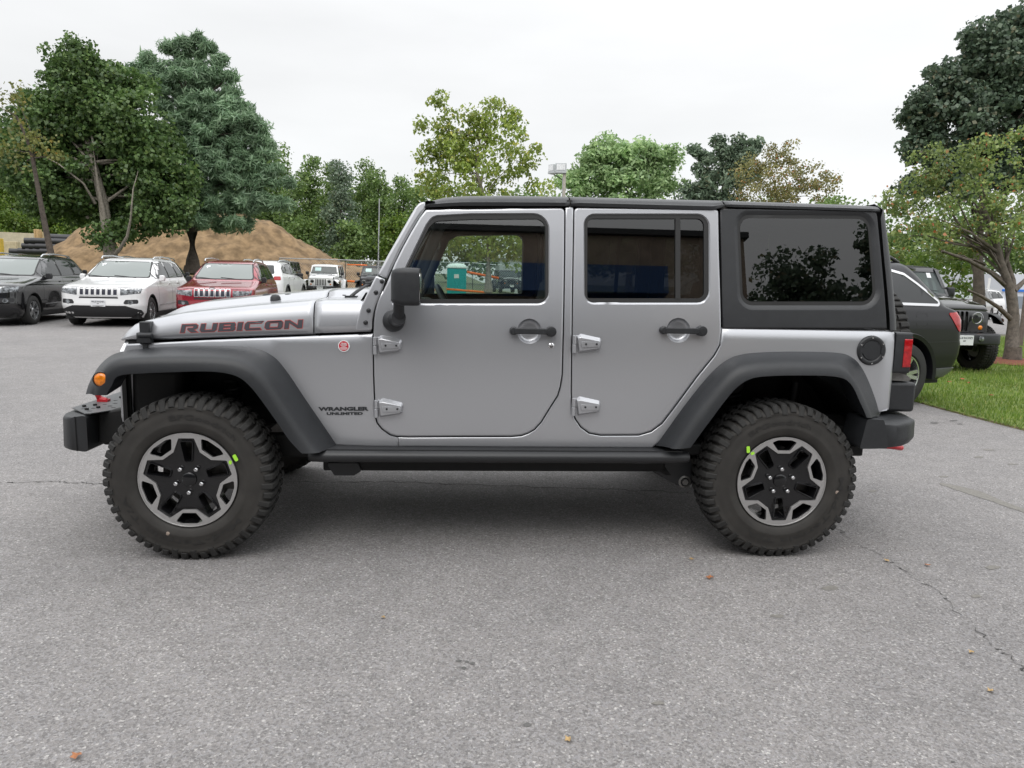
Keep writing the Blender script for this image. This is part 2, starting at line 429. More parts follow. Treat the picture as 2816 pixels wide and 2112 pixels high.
# ================================================================== ground under the vehicle comes with the setting below
# ------------------------------------------------------------------ wheels (one tyre, one rim, shared by every wheel)
def tyre_mb():
    mb = MB(); half = [(.2325, -.100), (.240, -.112), (.252, -.121), (.275, -.1268), (.283, -.1283), (.287, -.1268), (.310, -.1278), (.335, -.1250), (.352, -.1215), (.356, -.1235), (.362, -.1215), (.374, -.113), (.384, -.101), (.3895, -.085), (.391, -.04)]
    pr = half+[(r, -h) for r, h in half[::-1]]
    mb.revolve(pr, 72); return mb
def tread_mb():
    mb = MB(); NL = 52; da = 2*pi/NL
    for s in (-1, 1):
        for k in range(NL):
            a0 = k*da+(.3*da if s > 0 else 0); long_ = k % 2
            low = .352 if long_ else .366
            cs = [(.046 if long_ else .054, .4065), (.094, .4045), (.110, .398), (.1235, low+.012), (.1275, low), (.118, low-.002), (.100, .380), (.050, .386)]
            rows = []
            for j, f in enumerate((0., .12, .55, .67)):
                ins = .0 if j in (1, 2) else .004
                rows.append([((r-ins)*cos(a0+da*(f+(.12 if y < .06 else 0)))*1., s*(y-ins*.6), (r-ins)*sin(a0+da*(f+(.12 if y < .06 else 0)))) for y, r in cs])
            mb.loft(rows, True, True)
    for row, (y0, y1, sk) in enumerate(((-.040, -.006, .35), (.006, .040, -.35))):
        for k in range(NL):
            a0 = k*da+row*.5*da; rows = []
            for f in (0., .62):
                A = a0+da*f; rows.append([(.404*cos(A), y0, .404*sin(A)), (.405*cos(A+da*sk), y1, .405*sin(A+da*sk)), (.386*cos(A+da*sk), y1, .386*sin(A+da*sk)), (.386*cos(A), y0, .386*sin(A))])
            mb.loft(rows, True, True)
    return mb
def pol(r, a): return (r*cos(radians(a)), r*sin(radians(a)))
def rim_polys(rot):
    star = []
    for k in range(5):
        c = rot+72*k; star += [pol(.151, c-24), pol(.2095, c-10), pol(.2095, c+10), pol(.151, c+24)]
    slots = []
    for k in range(5):
        c = rot+36+72*k
        s = [pol(.166, c-11), pol(.2155, c-17.5), pol(.2195, c-9), pol(.2195, c+9), pol(.2155, c+17.5), pol(.166, c+11)]
        slots.append(rnd(s, .006, 3))
    wins = []
    for k in range(5):
        c = radians(rot+72*k); u = Vector((cos(c), sin(c))); v = Vector((-sin(c), cos(c)))
        wins.append(rnd([tuple(u*a+v*b) for a, b in ((.091, -.0165), (.190, -.0285), (.190, .0285), (.091, .0165))], .008, 4))
    return rnd(star, .006, 3), slots, wins
def make_wheel(rot, parent, loc, small=True, spare=False):
    """hub and brake disc, with tyre and rim as sub-parts; the outer face looks to -Y"""
    mb = MB(); mb.revolve([(.0, .01), (.165, .01), (.165, .032), (.0, .032)], 40); mb.cyl((0, -.03, 0), (0, .09, 0), .075, n=20)
    mb.box((.06, -.02, -.07), (.19, .06, .07))
    hub = mb.build('wheel', IRON, parent, bevel=0); hub.location = loc
    tt = tyre_mb(); t = tt.build('tyre', SIDEW, hub, local=True, smooth=50)
    tr = tread_mb().build('tread', RUBBER, hub, local=True, smooth=30, weld=False)
    R, slots, wins = rim_polys(rot)
    a = MB(); face = [pol(.231, 360*i/72) for i in range(72)]
    a.prism(face, -.114, -.100, holes=[R]+slots)
    a.revolve([(.231, -.100), (.2335, -.108), (.233, -.117), (.229, -.117), (.2285, -.110)], 72)
    rim = a.build('rim', ALLOY, hub, local=True, smooth=30, bevel=.0015, seg=1)
    # black dish, its windows and their raised frames
    def dish(x, z):
        r = hypot(x, z); return float(np.interp(r, [0, .04, .08, .15, .19, .231], [-.088, -.092, -.090, -.099, -.107, -.103]))
    body = [pol(.2305, 360*i/72) for i in range(72)]
    vo, fs, _ = tri2d(body, wins+slots, grid=.018, margin=.005)
    b = MB(); b.add([(x, dish(x, z), z) for x, z in vo], fs)
    for h in wins+slots:
        q = len(h); b.add([(x, dish(x, z), z) for x, z in h]+[(x*.97, dish(x, z)+.055, z*.97) for x, z in h], [(i, (i+1) % q, (i+1) % q+q, i+q) for i in range(q)])
    for h in wins:
        o2 = offs(h, .0075); o1 = offs(h, .003); q = len(h)
        rows = [[(x, dish(x, z)+.001, z) for x, z in o2], [(x, dish(x, z)-.010, z) for x, z in o1], [(x, dish(x, z)-.009, z) for x, z in h], [(x, dish(x, z)+.004, z) for x, z in h]]
        b.loft(rows, True)
    b.revolve([(.228, -.10), (.215, -.06), (.212, .06), (.228, .11)], 48)
    b.revolve([(.0, -.104), (.026, -.104), (.034, -.099), (.036, -.088)], 32)
    b.build('wheel_dish', RIMB, hub, local=True, smooth=40)
    if small:
        for k in range(5):
            x, z = pol(.0635, rot+36+72*k); c = MB(); c.cyl((x, -.112, z), (x, -.085, z), .0095, n=6); c.revolve([(.0, -.116), (.006, -.114), (.0095, -.110)], 10, c=(x, 0, z))
            c.revolve([(.0135, -.0945), (.0125, -.090)], 14, c=(x, 0, z))
            c.build('lug_nut', CHROME, hub, local=True, smooth=30)
    return hub
def arc_text(s, hub, a0, span, r, size, y=-.1283):
    V, Fc, w_ = text_polys(s, 1., .012); h = V[:, 1].max()
    def f(x, t):
        rr = r+t/h*size; a = radians(a0-span*x/w_); return (rr*cos(a), y-.0014-.001*abs(rr-.30), rr*sin(a))
    return mk('raised_lettering', [f(x, t) for x, t in V], Fc, RUBBERL, hub, smooth=0, local=True)
RUBBERL = mat('raised_rubber', (.020, .019, .018), .6)

# ------------------------------------------------------------------ the silver off-road vehicle
ROOT = thing('off_road_vehicle', 'silver four-door off-road vehicle with black hardtop and wide black fender flares, filling the foreground', 'off-road vehicle', (1.47, YC, 0))
G_ = lambda p: zz(1000, 850, 2.212, p)
Fz = lambda p: zz(1550, 500, 2.074, p)
Ez = lambda p: zz(1000, 500, 3.403, p)
Mz = lambda p: zz(940, 520, 5.53, p)
Bz = lambda p: zz(500, 600, 3.687, p)
Oz = lambda p: zz(230, 820, 5.53, p)
Dz = lambda p: zz(150, 850, 2.37, p)
Hz = lambda p: zz(1750, 950, 2.765, p)
Pz = lambda p: zz(2330, 880, 4.15, p)
PR = lambda x, z: prof(z)
FAR = []                                         # parts that have a mirrored twin on the far side

# gap lines between the panels
fd_gap = side(Mz([(1275, 304), (1180, 420), (1040, 660), (920, 880), (800, 1120), (700, 1370), (620, 1540)])+
              Ez([(170, 1010), (125, 1110), (98, 1220), (88, 1320), (86, 1450)])+
              G_([(57, 180), (60, 400), (66, 560), (70, 650), (82, 694), (112, 732), (160, 766), (200, 778), (280, 780), (560, 778), (900, 777), (960, 772), (1000, 758), (1040, 734), (1080, 690), (1130, 608), (1182, 526), (1198, 470), (1209, 400), (1213, 250), (1216, 100)])+
              Ez([(1876, 1100), (1882, 700), (1885, 238)]))
rd_gap = side(Fz([(59, 143), (55, 400), (50, 700), (46, 1000), (44, 1200), (50, 1300), (66, 1352), (98, 1400), (145, 1435), (210, 1447), (430, 1446), (500, 1426), (562, 1380), (620, 1305), (760, 1115), (860, 992), (893, 930), (902, 850), (899, 700), (890, 400), (886, 150)]))
HT = 1.765
front_door_out = offs([p for p in fd_gap], -.0035)
rear_door_out = offs([p for p in rd_gap], -.0035)
front_door_out = rnd(front_door_out, [.02 if i in (0, len(front_door_out)-1) else 0 for i in range(len(front_door_out))])
rear_door_out = rnd(rear_door_out, [.02 if i in (0, len(rear_door_out)-1) else 0 for i in range(len(rear_door_out))])
fw_out = rnd(side(Ez([(255, 1136), (400, 802), (590, 408), (650, 325), (1000, 306), (1728, 303), (1729, 1136)])), [.01, 0, .03, .14, 0, .075, .055], 6)
fw_in = rnd(side(Ez([(285, 1098), (415, 815), (612, 425), (668, 366), (1000, 349), (1704, 344), (1705, 1098)])), [.01, 0, .03, .12, 0, .05, .012], 6)
rw_out = rnd(side(Fz([(121, 188), (828, 188), (829, 688), (123, 688)])), [.05, .06, .06, .045], 6)
rw_in = rnd(side(Fz([(137, 209), (803, 209), (804, 665), (136, 665)])), [.03, .035, .03, .012], 6)
qw_out = rnd(side(Fz([(998, 188), (1752, 192), (1797, 704), (1020, 704)])), [.06, .07, .08, .06], 6)
qw_in = rnd(side(Fz([(1011, 206), (1742, 211), (1778, 682), (1031, 682)])), [.05, .06, .06, .05], 6)

def door(name, outl, wout, win, hinges, dish, hx0, hx1, hz, label=None):
    hole_dish = circ(dish[0], dish[1], dish[2])
    d = panel(name, outl, [wout, hole_dish], PR, SILVER, ROOT, thick=.03, hlip=.007, hlipd=.010)
    # the pressed bowl behind the handle
    b = MB(); y0 = prof(dish[1])+.010
    b.revolve([(dish[2], 0), (dish[2]*.93, .007), (dish[2]*.75, .014), (dish[2]*.45, .0185), (0, .020)], 28, c=(dish[0], y0, dish[1]))
    b.build('handle_recess', SILVER, d, smooth=60)
    # rubber frame and the glass itself
    s = flat('window_seal', offs(wout, .001), lambda x, z: prof(z)+.008, SEAL, d, holes=[win], thick=.016, grid=.08)
    flat('window_glass', offs(win, .004), lambda x, z: prof_flat(z)+.016, CLEAR if name == 'front_door' else TINT, d, grid=0)
    tr = panel('door_trim', offs(outl, .010), [offs(win, .002)], lambda x, z: prof(z)+.036, TRIM, d, thick=.05, lip=.004, hlip=.004, hlipd=-.0)
    for hu, hv in hinges:
        hm = MB(); yy = prof(side([(hu+40, hv+20)])[0][1])
        o1_ = side([(hu+12, hv+4), (hu+22, hv-4), (hu+76, hv+8), (hu+79, hv+14), (hu+77, hv+36), (hu+70, hv+40), (hu+15, hv+49)])
        o2_ = side([(hu+14, hv+8), (hu+22, hv+6), (hu+72, hv+16), (hu+74, hv+19), (hu+73, hv+33), (hu+68, hv+36), (hu+18, hv+43)])
        hm.loft([[(x, yy+.003, z) for x, z in o1_], [(x, yy-.005, z) for x, z in o1_], [(x, yy-.024, z) for x, z in o2_]], True); hm.add([(x, yy-.024, z) for x, z in o2_], [tuple(range(len(o2_)))])
        q = side([(hu+23, hv+17), (hu+71, hv+19), (hu+71, hv+31), (hu+23, hv+33)]); hm.prism(q, yy-.029, yy-.022)
        (xa, za), (xb, zb) = side([(hu+5, hv+1), (hu+5, hv+49)])
        hm.cyl((xa, yy-.012, za), (xa, yy-.012, (za+zb)/2+.001), .0095, n=14); hm.cyl((xa, yy-.012, (za+zb)/2-.001), (xa, yy-.012, zb), .0102, n=14)
        hm.box((xa-.004, yy-.006, (za+zb)/2), (xa+.03, yy+.004, za))
        h_ = hm.build('hinge', SILVER, d, smooth=25, bevel=.0015, seg=1)
        for du in (35, 64):
            (bx, bz), = side([(hu+du, hv+24)]); c = MB(); c.cyl((bx, yy-.0325, bz), (bx, yy-.024, bz), .0052, n=8); c.build('hinge_bolt', STEEL, d)
    # pull handle with its round push button
    hy = prof(hz)-.030
    c = MB(); c.cyl((hx0, hy-.006, hz), (hx0, prof(hz)+.004, hz), .019, .022, n=22)
    c.cyl((hx1, hy-.010, hz), (hx1, prof(hz)+.004, hz), .0255, .027, n=26)
    c.box((hx0, hy-.008, hz-.0145), (hx1, hy+.012, hz+.0145))
    hd = c.build('door_handle', PLASTIC, d, bevel=.004, seg=3)
    c = MB(); c.cyl((hx1, hy-.0125, hz), (hx1, hy-.008, hz), .016, n=24); c.build('push_button', STEEL, d, bevel=.001)
    return d
def prof_flat(z):                                # the glass is a flat sheet, tilted inwards
    return prof(1.30)+(z-1.30)*(prof(1.74)-prof(1.30))/.44
(dx1, dz1), (hxa, hza), (hxb, hzb) = side([(1456, 911), (1412.5, 911), (1514, 909)])
FD = door('front_door', front_door_out, fw_out, fw_in, [(1027, 925), (1030, 1098)], (dx1, dz1, .056), hxa, hxb, (hza+hzb)/2)
(dx2, dz2), (hxa, hza), (hxb, hzb) = side([(1865.8, 908.4), (1824, 909), (1925.6, 908.4)])
RD = door('rear_door', rear_door_out, rw_out, rw_in, [(1574, 921), (1572, 1093)], (dx2, dz2, .056), hxa, hxb, (hza+hzb)/2)
(lx, lz), = side([(1516, 951)])
c = MB(); c.revolve([(0, -.004), (.010, -.005), (.015, -.002), (.016, .004)], 20, c=(lx, prof(lz), lz)); c.build('door_lock', CHROME, FD)
bar = side(Fz([(640, 205), (668, 205), (668, 668), (640, 668)])); flat('window_bar', bar, lambda x, z: prof_flat(z)+.006, SEAL, RD, thick=.014)

# body side: sill, centre pillar and rear quarter in one pressing
g1 = [p for p in fd_gap]; g2 = [p for p in rd_gap]
i0 = next(i for i, p in enumerate(g1) if p[1] < 1.12)
low = side([(1000, 1232)])[0]
def inw(line, d):                                # shift an open line to one side
    o = []
    for i, p in enumerate(line):
        a = Vector(line[max(i-1, 0)]); b = Vector(line[min(i+1, len(line)-1)]); t = (b-a).normalized(); o.append((p[0]+t.y*d, p[1]-t.x*d))
    return o
ga = inw(g1[i0:], -.0035) if area(g1) > 0 else inw(g1[i0:], .0035)
def awayfrom(line, poly, d):
    a = inw(line, d); b = inw(line, -d); m = len(line)//2
    return b if inside(a[m], poly)[0] else a
ga = awayfrom(g1[i0:], g1, .0035); gb = awayfrom(g2, g2, .0035)
gb = [p for p in gb if p[0] < 2.55 or p[1] < 1.176]
rear_edge = [(a_+.016, b_) for a_, b_ in side(Pz([(541, 150), (536, 250), (530, 400), (520, 600), (508, 800), (492, 1035)]))]
gb[-1] = (gb[-2][0]+.001, 1.1765)
inner = [(3.50, .745), (3.44, .82), (3.38, .93), (3.25, .985), (2.75, .985), (2.62, .93), (2.36, .60), (2.30, .547)]
tubside = [(.62, .547)]+[(ga[0][0]-.001, ga[0][1])]+ga+gb+[(3.560, 1.1775)]+rear_edge+inner
tubside = [(.640, .547), (.640, .60), (.860, .62)]+[p for p in ga]+gb+[(3.53, 1.1775)]+rear_edge+inner
# the front edge below the fender panel is its own short piece of sill
def PRT(x, z):                                   # rounded shoulder along the top of the quarter and round the rear corner
    y = prof(z)
    if x > 2.6 and z > 1.155: y += .016*min(1, (z-1.155)/.022)**2
    if x > 3.52: y += .035*max(0, (x-3.52)/.055)**2
    return y
st = [p for p in ga if p[1] < .66 or p[0] > 1.0]
k0 = next(i for i, p in enumerate(ga) if p[0] > .99 and p[1] < .62)
_a, _b = ga[k0-1], ga[k0]; _t = (.9925-_a[0])/(_b[0]-_a[0]); _m = _a[1]+(_b[1]-_a[1])*_t; ga = ga[:k0]+[(.9915, _m), (.9935, _m)]+ga[k0:]; k0 += 1
tub = [(.9935, .5475)]+ga[k0:]+gb+[(3.52, 1.1775), (3.555, 1.1765)]+rear_edge+inner
BODY = panel('body_side', tub, [], PRT, SILVER, ROOT, thick=.03, lip=.004, lipd=.003, grid=.06)
# fender panel with the lower front sill
fen = [(.990, .5475)]+[p for p in reversed(ga[:k0])]
hl = [un(u, v, .165) for u, v in [(1020, 917.5), (960, 920)]]
def YFn(x, z):
    y = yf(x)+(prof(min(z, 1.10))-.158)
    zt = 1.119-(.865-x)*.0595
    if z > zt-.026: y += .013*((z-zt+.026)/.026)**2
    return y
top = side([(1025, 918), (940, 921.5), (863, 924), (700, 930.5), (560, 936), (500, 939.5), (420, 943.5), (346, 946.5)], fn=YFn)
nose = side([(341, 962), (334, 985)], fn=YFn)
fpoly = [(.9915, .5475)]+list(reversed(ga[:k0]))
fpoly = [p for p in fpoly if p[1] < top[0][1]-.004]+top+nose+[(-.40, .93), (-.20, .975), (.16, .975), (.30, .93), (.60, .62), (.655, .5475)]
FEN = panel('fender_panel', fpoly, [], YFn, SILVER, ROOT, thick=.03, lip=.004, lipd=.002, grid=.06)

# everything dark that shows through the gaps, and the floor, frame and wheel housings
mb = MB()
mb.box((.62, .20, .50), (3.46, 2*YC-.20, .56))                       # floor
for y0, y1 in ((.36, .44), (2*YC-.44, 2*YC-.36)): mb.box((-.54, y0, .50), (-.2, y1, .60)); mb.box((-.3, y0, .44), (3.22, y1, .56)); mb.box((3.15, y0, .58), (3.52, y1, .70))
mb.box((.60, .255, .395), (2.40, .33, .50)); mb.box((.95, .6, .36), (1.9, 1.3, .5)); mb.box((2.0, .7, .34), (2.5, 1.5, .5))
mb.box((.55, .55, .42), (.80, 1.35, .54))
chas = mb.build('chassis', BLACK, ROOT, bevel=.01)
for s in (0, 1):
    def Y(y): return y if not s else 2*YC-y
    for xc, r in ((0, .60), (2.947, .53)):        # wheel housings
        mb = MB()
        pr = [(xc+r*cos(a), .46+r*.98*sin(a)) for a in np.linspace(pi+.05, -.05, 17)]
        top_ = .97
        pr = [(max(x, -.37), max(.60, min(z, top_))) for x, z in pr]
        mb.loft([[(x, Y(.20 if xc else .28), z) for x, z in pr], [(x, Y(.56), z) for x, z in pr]])
        mb.add([(x, Y(.56), z) for x, z in pr], [tuple(range(len(pr)))])
        mb.build('wheel_housing', BLACK, ROOT, smooth=40)
    mb = MB()
    mb.box((.84, min(Y(.20), Y(.215)), .50), (3.50, max(Y(.20), Y(.215)), 1.16))     # dark sheet behind the panel gaps
    mb.build('inner_panel', BLACK, ROOT)
# (the sheet must not close the rear arch: it is cut there)
for o in [o for o in ROOT.children if o.name.startswith('inner_panel')]:
    y = o.data.vertices[0].co.y
    ya, yb = (.196, .206) if y < YC else (2*YC-.206, 2*YC-.196)
    bm = MB(); bm.prism([(.70, .55), (2.25, .55), (2.62, .98), (3.25, 1.0), (3.47, .80), (3.50, 1.17), (.87, 1.17), (.80, 1.1)], ya, yb); me = o.data; me.clear_geometry(); me.from_pydata(bm.v, [], bm.f); me.update()
for xc in (0, 2.947):
    mb = MB(); mb.cyl((xc, .20, .40), (xc, 2*YC-.20, .40), .045, n=14); mb.revolve([(0, -.13), (.09, -.10), (.13, 0), (.09, .10), (0, .13)], 20, axis='Y', c=(xc, .80 if xc == 0 else YC, .40))
    mb.build('axle', BLACK, ROOT, smooth=60)
for xc in (0, 2.947):
    for y in (.42, 2*YC-.42):
        m2 = MB(); x0 = xc+(.10 if xc == 0 else -.14)
        m2.tube([(x0+.045*cos(t*.9), y+.045*sin(t*.9), .45+t*.0085) for t in range(0, 46)], .008, 6); m2.build('coil_spring', STEEL, ROOT, smooth=60)
        m2 = MB(); m2.cyl((xc+(.16 if xc else -.14), y+.02, .36), (xc+(.24 if xc else -.12), y+.05, .86), .026, n=14); m2.build('shock_absorber', STEEL, ROOT, smooth=60)
m2 = MB(); m2.tube([(2.33, .28, .45), (2.45, .30, .36), (2.60, .36, .37), (2.90, .42, .39)], .028, 10); m2.build('control_arm', BLACK, ROOT, smooth=60)
m2 = MB(); pl = [(2.22, .455), (2.54, .455), (2.565, .40), (2.56, .33), (2.52, .30), (2.47, .32), (2.37, .375)]; m2.prism(rnd(pl, .012, 3), .27, .285); m2.prism(rnd(pl, .012, 3), .36, .372); m2.build('arm_bracket', STEEL, ROOT)
(bx, bz), = [un(1846, 1309, .262)]
m2 = MB(); m2.cyl((2.515, .255, .338), (2.515, .29, .338), .017, n=6); m2.revolve([(.024, -.006), (.034, 0)], 20, c=(2.515, .268, .338)); m2.build('bolt', IRON, ROOT)
m2 = MB(); m2.prism(rnd([(.62, .44), (.78, .44), (.80, .40), (.76, .375), (.66, .375)], .01, 2), .24, .30); m2.build('arm_bracket', STEEL, ROOT)
m2 = MB(); m2.box((-.40, .30, .60), (-.36, 2*YC-.30, .95)); m2.box((-.36, .47, .60), (.60, .50, .98)); m2.box((-.36, 2*YC-.50, .60), (.60, 2*YC-.47, .98)); m2.box((.60, .2, .56), (.66, 2*YC-.2, 1.1)); m2.build('engine_bay', BLACK, ROOT)
m2 = MB(); m2.cyl((2.92, .5, .42), (3.15, .42, .50), .03, n=10); m2.box((2.8, .55, .37), (3.12, 1.2, .50)); m2.build('silencer', IRON, ROOT, bevel=.02)

# rocker rail
rl = []
for x, r in ((.56, .75), (.575, .95), (.62, 1), (1.2, 1), (1.9, 1), (2.40, 1), (2.455, .96), (2.475, .8)):
    rl.append([(x, .125+.052*r*cos(a)*(1 if cos(a) < 0 else 1.6), .512+.034*r*sin(a)) for a in np.linspace(0, 2*pi, 18)[:-1]])
m2 = MB(); m2.loft(rl, True, True)
for x in (.70, 1.45, 2.2): m2.box((x, .14, .47), (x+.08, .30, .51))
m2.box((.60, .10, .535), (2.44, .19, .5475))
FAR.append(m2.build('rocker_rail', STEEL, ROOT, smooth=50))

# ------------------------------------------------------------------ fender flares
def flare(name, A, B, C, ya, yb, yc, closed_tip=False):
    n = max(len(A), len(B), len(C))*3
    def res(P, yfun):
        P = cat(P, 6); d = [0]
        for i in range(1, len(P)): d.append(d[-1]+hypot(P[i][0]-P[i-1][0], P[i][1]-P[i-1][1]))
        o = []
        for t in np.linspace(0, d[-1], n*2):
            u = float(np.interp(t, d, [p[0] for p in P])); v = float(np.interp(t, d, [p[1] for p in P])); s = t/d[-1]
            Y = yfun(s, None)
            for _ in range(4):
                X, Z = un(u, v, Y); Y = yfun(s, (X, Z))
            o.append(Vector((X, Y, Z)))
        return o
    a, b, c = res(A, ya), res(B, yb), res(C, yc); rows = []
    for p, q, r in zip(a, b, c):
        mid = (q+r)/2; mid.y -= .010
        e1 = p.lerp(q, .45); e1 += Vector((0, 0, .004)); e2 = p.lerp(q, .86)+Vector((0, 0, .004)); e3 = q.lerp(mid, .35)+Vector((0, -.004, 0))
        back = r+Vector((0, .030, .004)); deep = r+Vector((0, .15, .02))
        dy_ = max(.02, (yf(p.x)+.04-p.y)*min(1, max(0, (p.x+.40)/.08))) if p.x < .9 else .02
        rows.append([p+Vector((0, dy_, -.22*dy_ if dy_ > .03 else 0)), p, e1, e2, q.lerp(mid, .06), e3, mid, r, r+Vector((0, .006, -.002))*1., back, deep])
    m_ = MB(); m_.loft([list(map(tuple, r)) for r in rows]); k = len(rows[0])
    m_.add([tuple(x) for x in rows[0]], [tuple(range(k))]); m_.add([tuple(x) for x in rows[-1]], [tuple(range(k))])
    return m_.build(name, FLAREM, ROOT, smooth=42, weld=False)
A = Dz([(203, 556), (222, 492), (255, 425), (300, 360), (360, 308), (440, 277), (600, 253), (850, 240), (1100, 240), (1250, 247), (1340, 264), (1400, 292), (1455, 335), (1530, 430), (1620, 566), (1720, 712), (1800, 830), (1848, 902)])
B = Dz([(250, 560), (270, 490), (300, 425), (340, 372), (400, 335), (480, 318), (640, 309), (850, 306), (1060, 310), (1180, 326), (1270, 358), (1335, 405), (1390, 462), (1450, 545), (1520, 650), (1600, 772), (1680, 880), (1730, 935)])
C = Dz([(338, 560), (352, 530), (372, 500), (384, 468), (404, 443), (448, 428), (560, 419), (760, 411), (980, 406), (1120, 418), (1210, 450), (1275, 505), (1325, 565), (1380, 640), (1450, 738), (1520, 842), (1580, 910), (1612, 941)])
FF = flare('fender_flare', A, B, C,
    lambda s, p: .17 if p is None else ((.03+.30*min(1, max(0, s)/.22)**1.0*(yf(p[0])-.03)/.30) if s < .22 else YFn(p[0], min(p[1], 1.0))-.004),
    lambda s, p: .030+.02*s, lambda s, p: .012)
A = Hz([(150, 762), (250, 622), (330, 510), (450, 352), (560, 222), (640, 146), (710, 100), (790, 72), (900, 57), (1100, 48), (1400, 50), (1560, 60), (1635, 88), (1690, 135), (1745, 225), (1795, 345), (1832, 455), (1852, 545)])
B = Hz([(268, 786), (345, 670), (430, 545), (540, 400), (640, 275), (720, 196), (790, 158), (870, 140), (950, 133), (1120, 126), (1380, 126), (1520, 138), (1595, 168), (1650, 232), (1705, 340), (1745, 430), (1775, 500), (1795, 548)])
C = Hz([(412, 778), (500, 655), (560, 575), (630, 480), (700, 390), (765, 318), (830, 272), (890, 248), (970, 236), (1120, 229), (1300, 228), (1440, 231), (1550, 244), (1610, 272), (1655, 330), (1700, 430), (1735, 505), (1752, 549)])
RF = flare('fender_flare', A, B, C, lambda s, p: .157 if p is None else prof(p[1])-.004, lambda s, p: .045, lambda s, p: .010)
FAR += [FF, RF]
mx_, mz_ = un(278.5, 1044, .022)
m2 = MB(); m2.revolve([(0, -.012), (.020, -.010), (.031, -.004), (.034, .004), (.034, .012)], 28, c=(mx_, .020, mz_)); sm = m2.build('side_marker', AMBER, FF, smooth=60)
m2 = MB(); m2.revolve([(.034, -.003), (.0375, -.004), (.038, .012)], 28, c=(mx_, .020, mz_)); m2.build('marker_ring', STEEL, FF, smooth=60)

# ------------------------------------------------------------------ hood, cowl
def hood_rows(x0, x1, n, nose=False):
    rows = []
    for x in np.linspace(x0, x1, n):
        ye = yf(x)+.020
        zb = float(np.interp(x, [-.40, -.375, .865], [1.045, 1.050, 1.122]))+.004
        zc = float(np.interp(x, [-.40, -.39, -.375, -.352, -.333, -.291, -.103, .234, .571, .807, .90], [1.052, 1.068, 1.094, 1.118, 1.130, 1.142, 1.183, 1.226, 1.261, 1.269, 1.270]))
        s = min(1, max(0, (x+.34)/.14)); s = s*s*(3-2*s); dm = .036*s; tp = .012*min(1, max(0, (x+.40)/.06))
        half = [(ye, zb), (ye+.003, zb+(zc-zb)*.25), (ye+.010, zb+(zc-zb)*.55), (ye+.022, zb+(zc-zb)*.82), (ye+.036, zb+(zc-zb)*.95), (ye+.055, zc), (ye+.10, zc+.004*s), (ye+.20, zc+tp*.6)]
        half += [(.545, zc+tp*.8), (.60, zc+tp+dm*.15), (.635, zc+tp+dm*.8), (.68, zc+tp+dm), (.80, zc+tp*1.2+dm*1.1), (YC, zc+tp*1.3+dm*1.15)]
        half = [(y if y < .545 or i > 7 else min(y, .50+.005*i), z) for i, (y, z) in enumerate(half)]
        rows.append([(x, y, z) for y, z in half]+[(x, 2*YC-y, z) for y, z in half[-2::-1]])
    return rows
m2 = MB(); r_ = hood_rows(-.40, .572, 34)
edge_lean = []                                   # the rear edge of the hood leans back towards its top
for row in r_[-6:]:
    pass
m2.loft(r_)
m2.loft([[(x, y+(.03 if y < YC else -.03), z-.004) for x, y, z in [row[0], row[-1]]] for row in r_])
HOOD = m2.build('hood', SILVER, ROOT, smooth=45, weld=False)
so = HOOD.modifiers.new('sheet', 'SOLIDIFY'); so.thickness = .012; so.offset = 0
m2 = MB(); m2.loft(hood_rows(.579, .86, 8)); COWL = m2.build('cowl', SILVER, ROOT, smooth=45, weld=False)
so = COWL.modifiers.new('sheet', 'SOLIDIFY'); so.thickness = .012; so.offset = 0
m2 = MB(); m2.box((-.36, .40, 1.03), (.80, 2*YC-.40, 1.09)); m2.box((.56, .27, 1.05), (.59, 2*YC-.27, 1.185)); m2.box((-.37, yf(-.35)+.028, 1.0), (-.33, 2*YC-yf(-.35)-.028, 1.05)); m2.build('inner_hood_panel', BLACK, ROOT)
HB = bvh_of([HOOD])
# hood lettering
LET = [('R', 0, [[(0,0),(0,22),(39,22),(45,18),(45,11),(40,8),(36,7),(48,0),(30,0),(18,8),(18,12),(33,12),(33,17),(12,17),(12,0)]]),
 ('U', 53, [[(0,22),(0,5),(5,0),(41,0),(46,5),(46,22),(33,22),(33,5),(13,5),(13,22)]]),
 ('B', 104, [[(0,0),(0,22),(41,22),(45,18),(45,13),(43,11),(46,9),(46,4),(41,0)],[(13,5),(13,9),(33,9),(33,5)],[(13,13.5),(13,17.5),(32,17.5),(32,13.5)]]),
 ('I', 155, [[(0,0),(0,22),(14,22),(14,0)]]),
 ('C', 175, [[(47,0),(6,0),(0,5),(0,17),(6,22),(49,22),(45,17),(13,17),(13,5),(43,5)]]),
 ('O', 231, [[(6,0),(0,5),(0,17),(6,22),(43,22),(49,17),(49,5),(43,0)],[(13,5),(13,17),(36,17),(36,5)]]),
 ('N', 285, [[(0,0),(0,22),(13,22),(36,8),(36,22),(49,22),(49,0),(37,0),(12,15),(12,0)]])]
def hood_pt(x, y):
    u = 499+x+y*.17*(1-x/700); v = 915.3-x*.0398-y*(1.0+.02*x/336)
    Y = .27
    for _ in range(3):
        X, Z = un(u, v, Y); Y = yf(X)+.03
    return (X, Z)
def lettering(nm, ex, off, m):
    ps = []
    for ch, x0, pl in LET:
        o = offs(pl[0], ex) if ex else pl[0]; hs = [offs(h, -ex) if ex else h for h in pl[1:]]
        ps.append(([hood_pt(x+x0, y) for x, y in o], [[hood_pt(x+x0, y) for x, y in h] for h in hs]))
    return decal(nm, ps, HB, 'Y', m, HOOD, off=off, thick=0, grid=.03, step=.02)
lettering('lettering_outline', 1.5, .0068, DECALR); lettering('lettering', 0, .0080, DECAL)
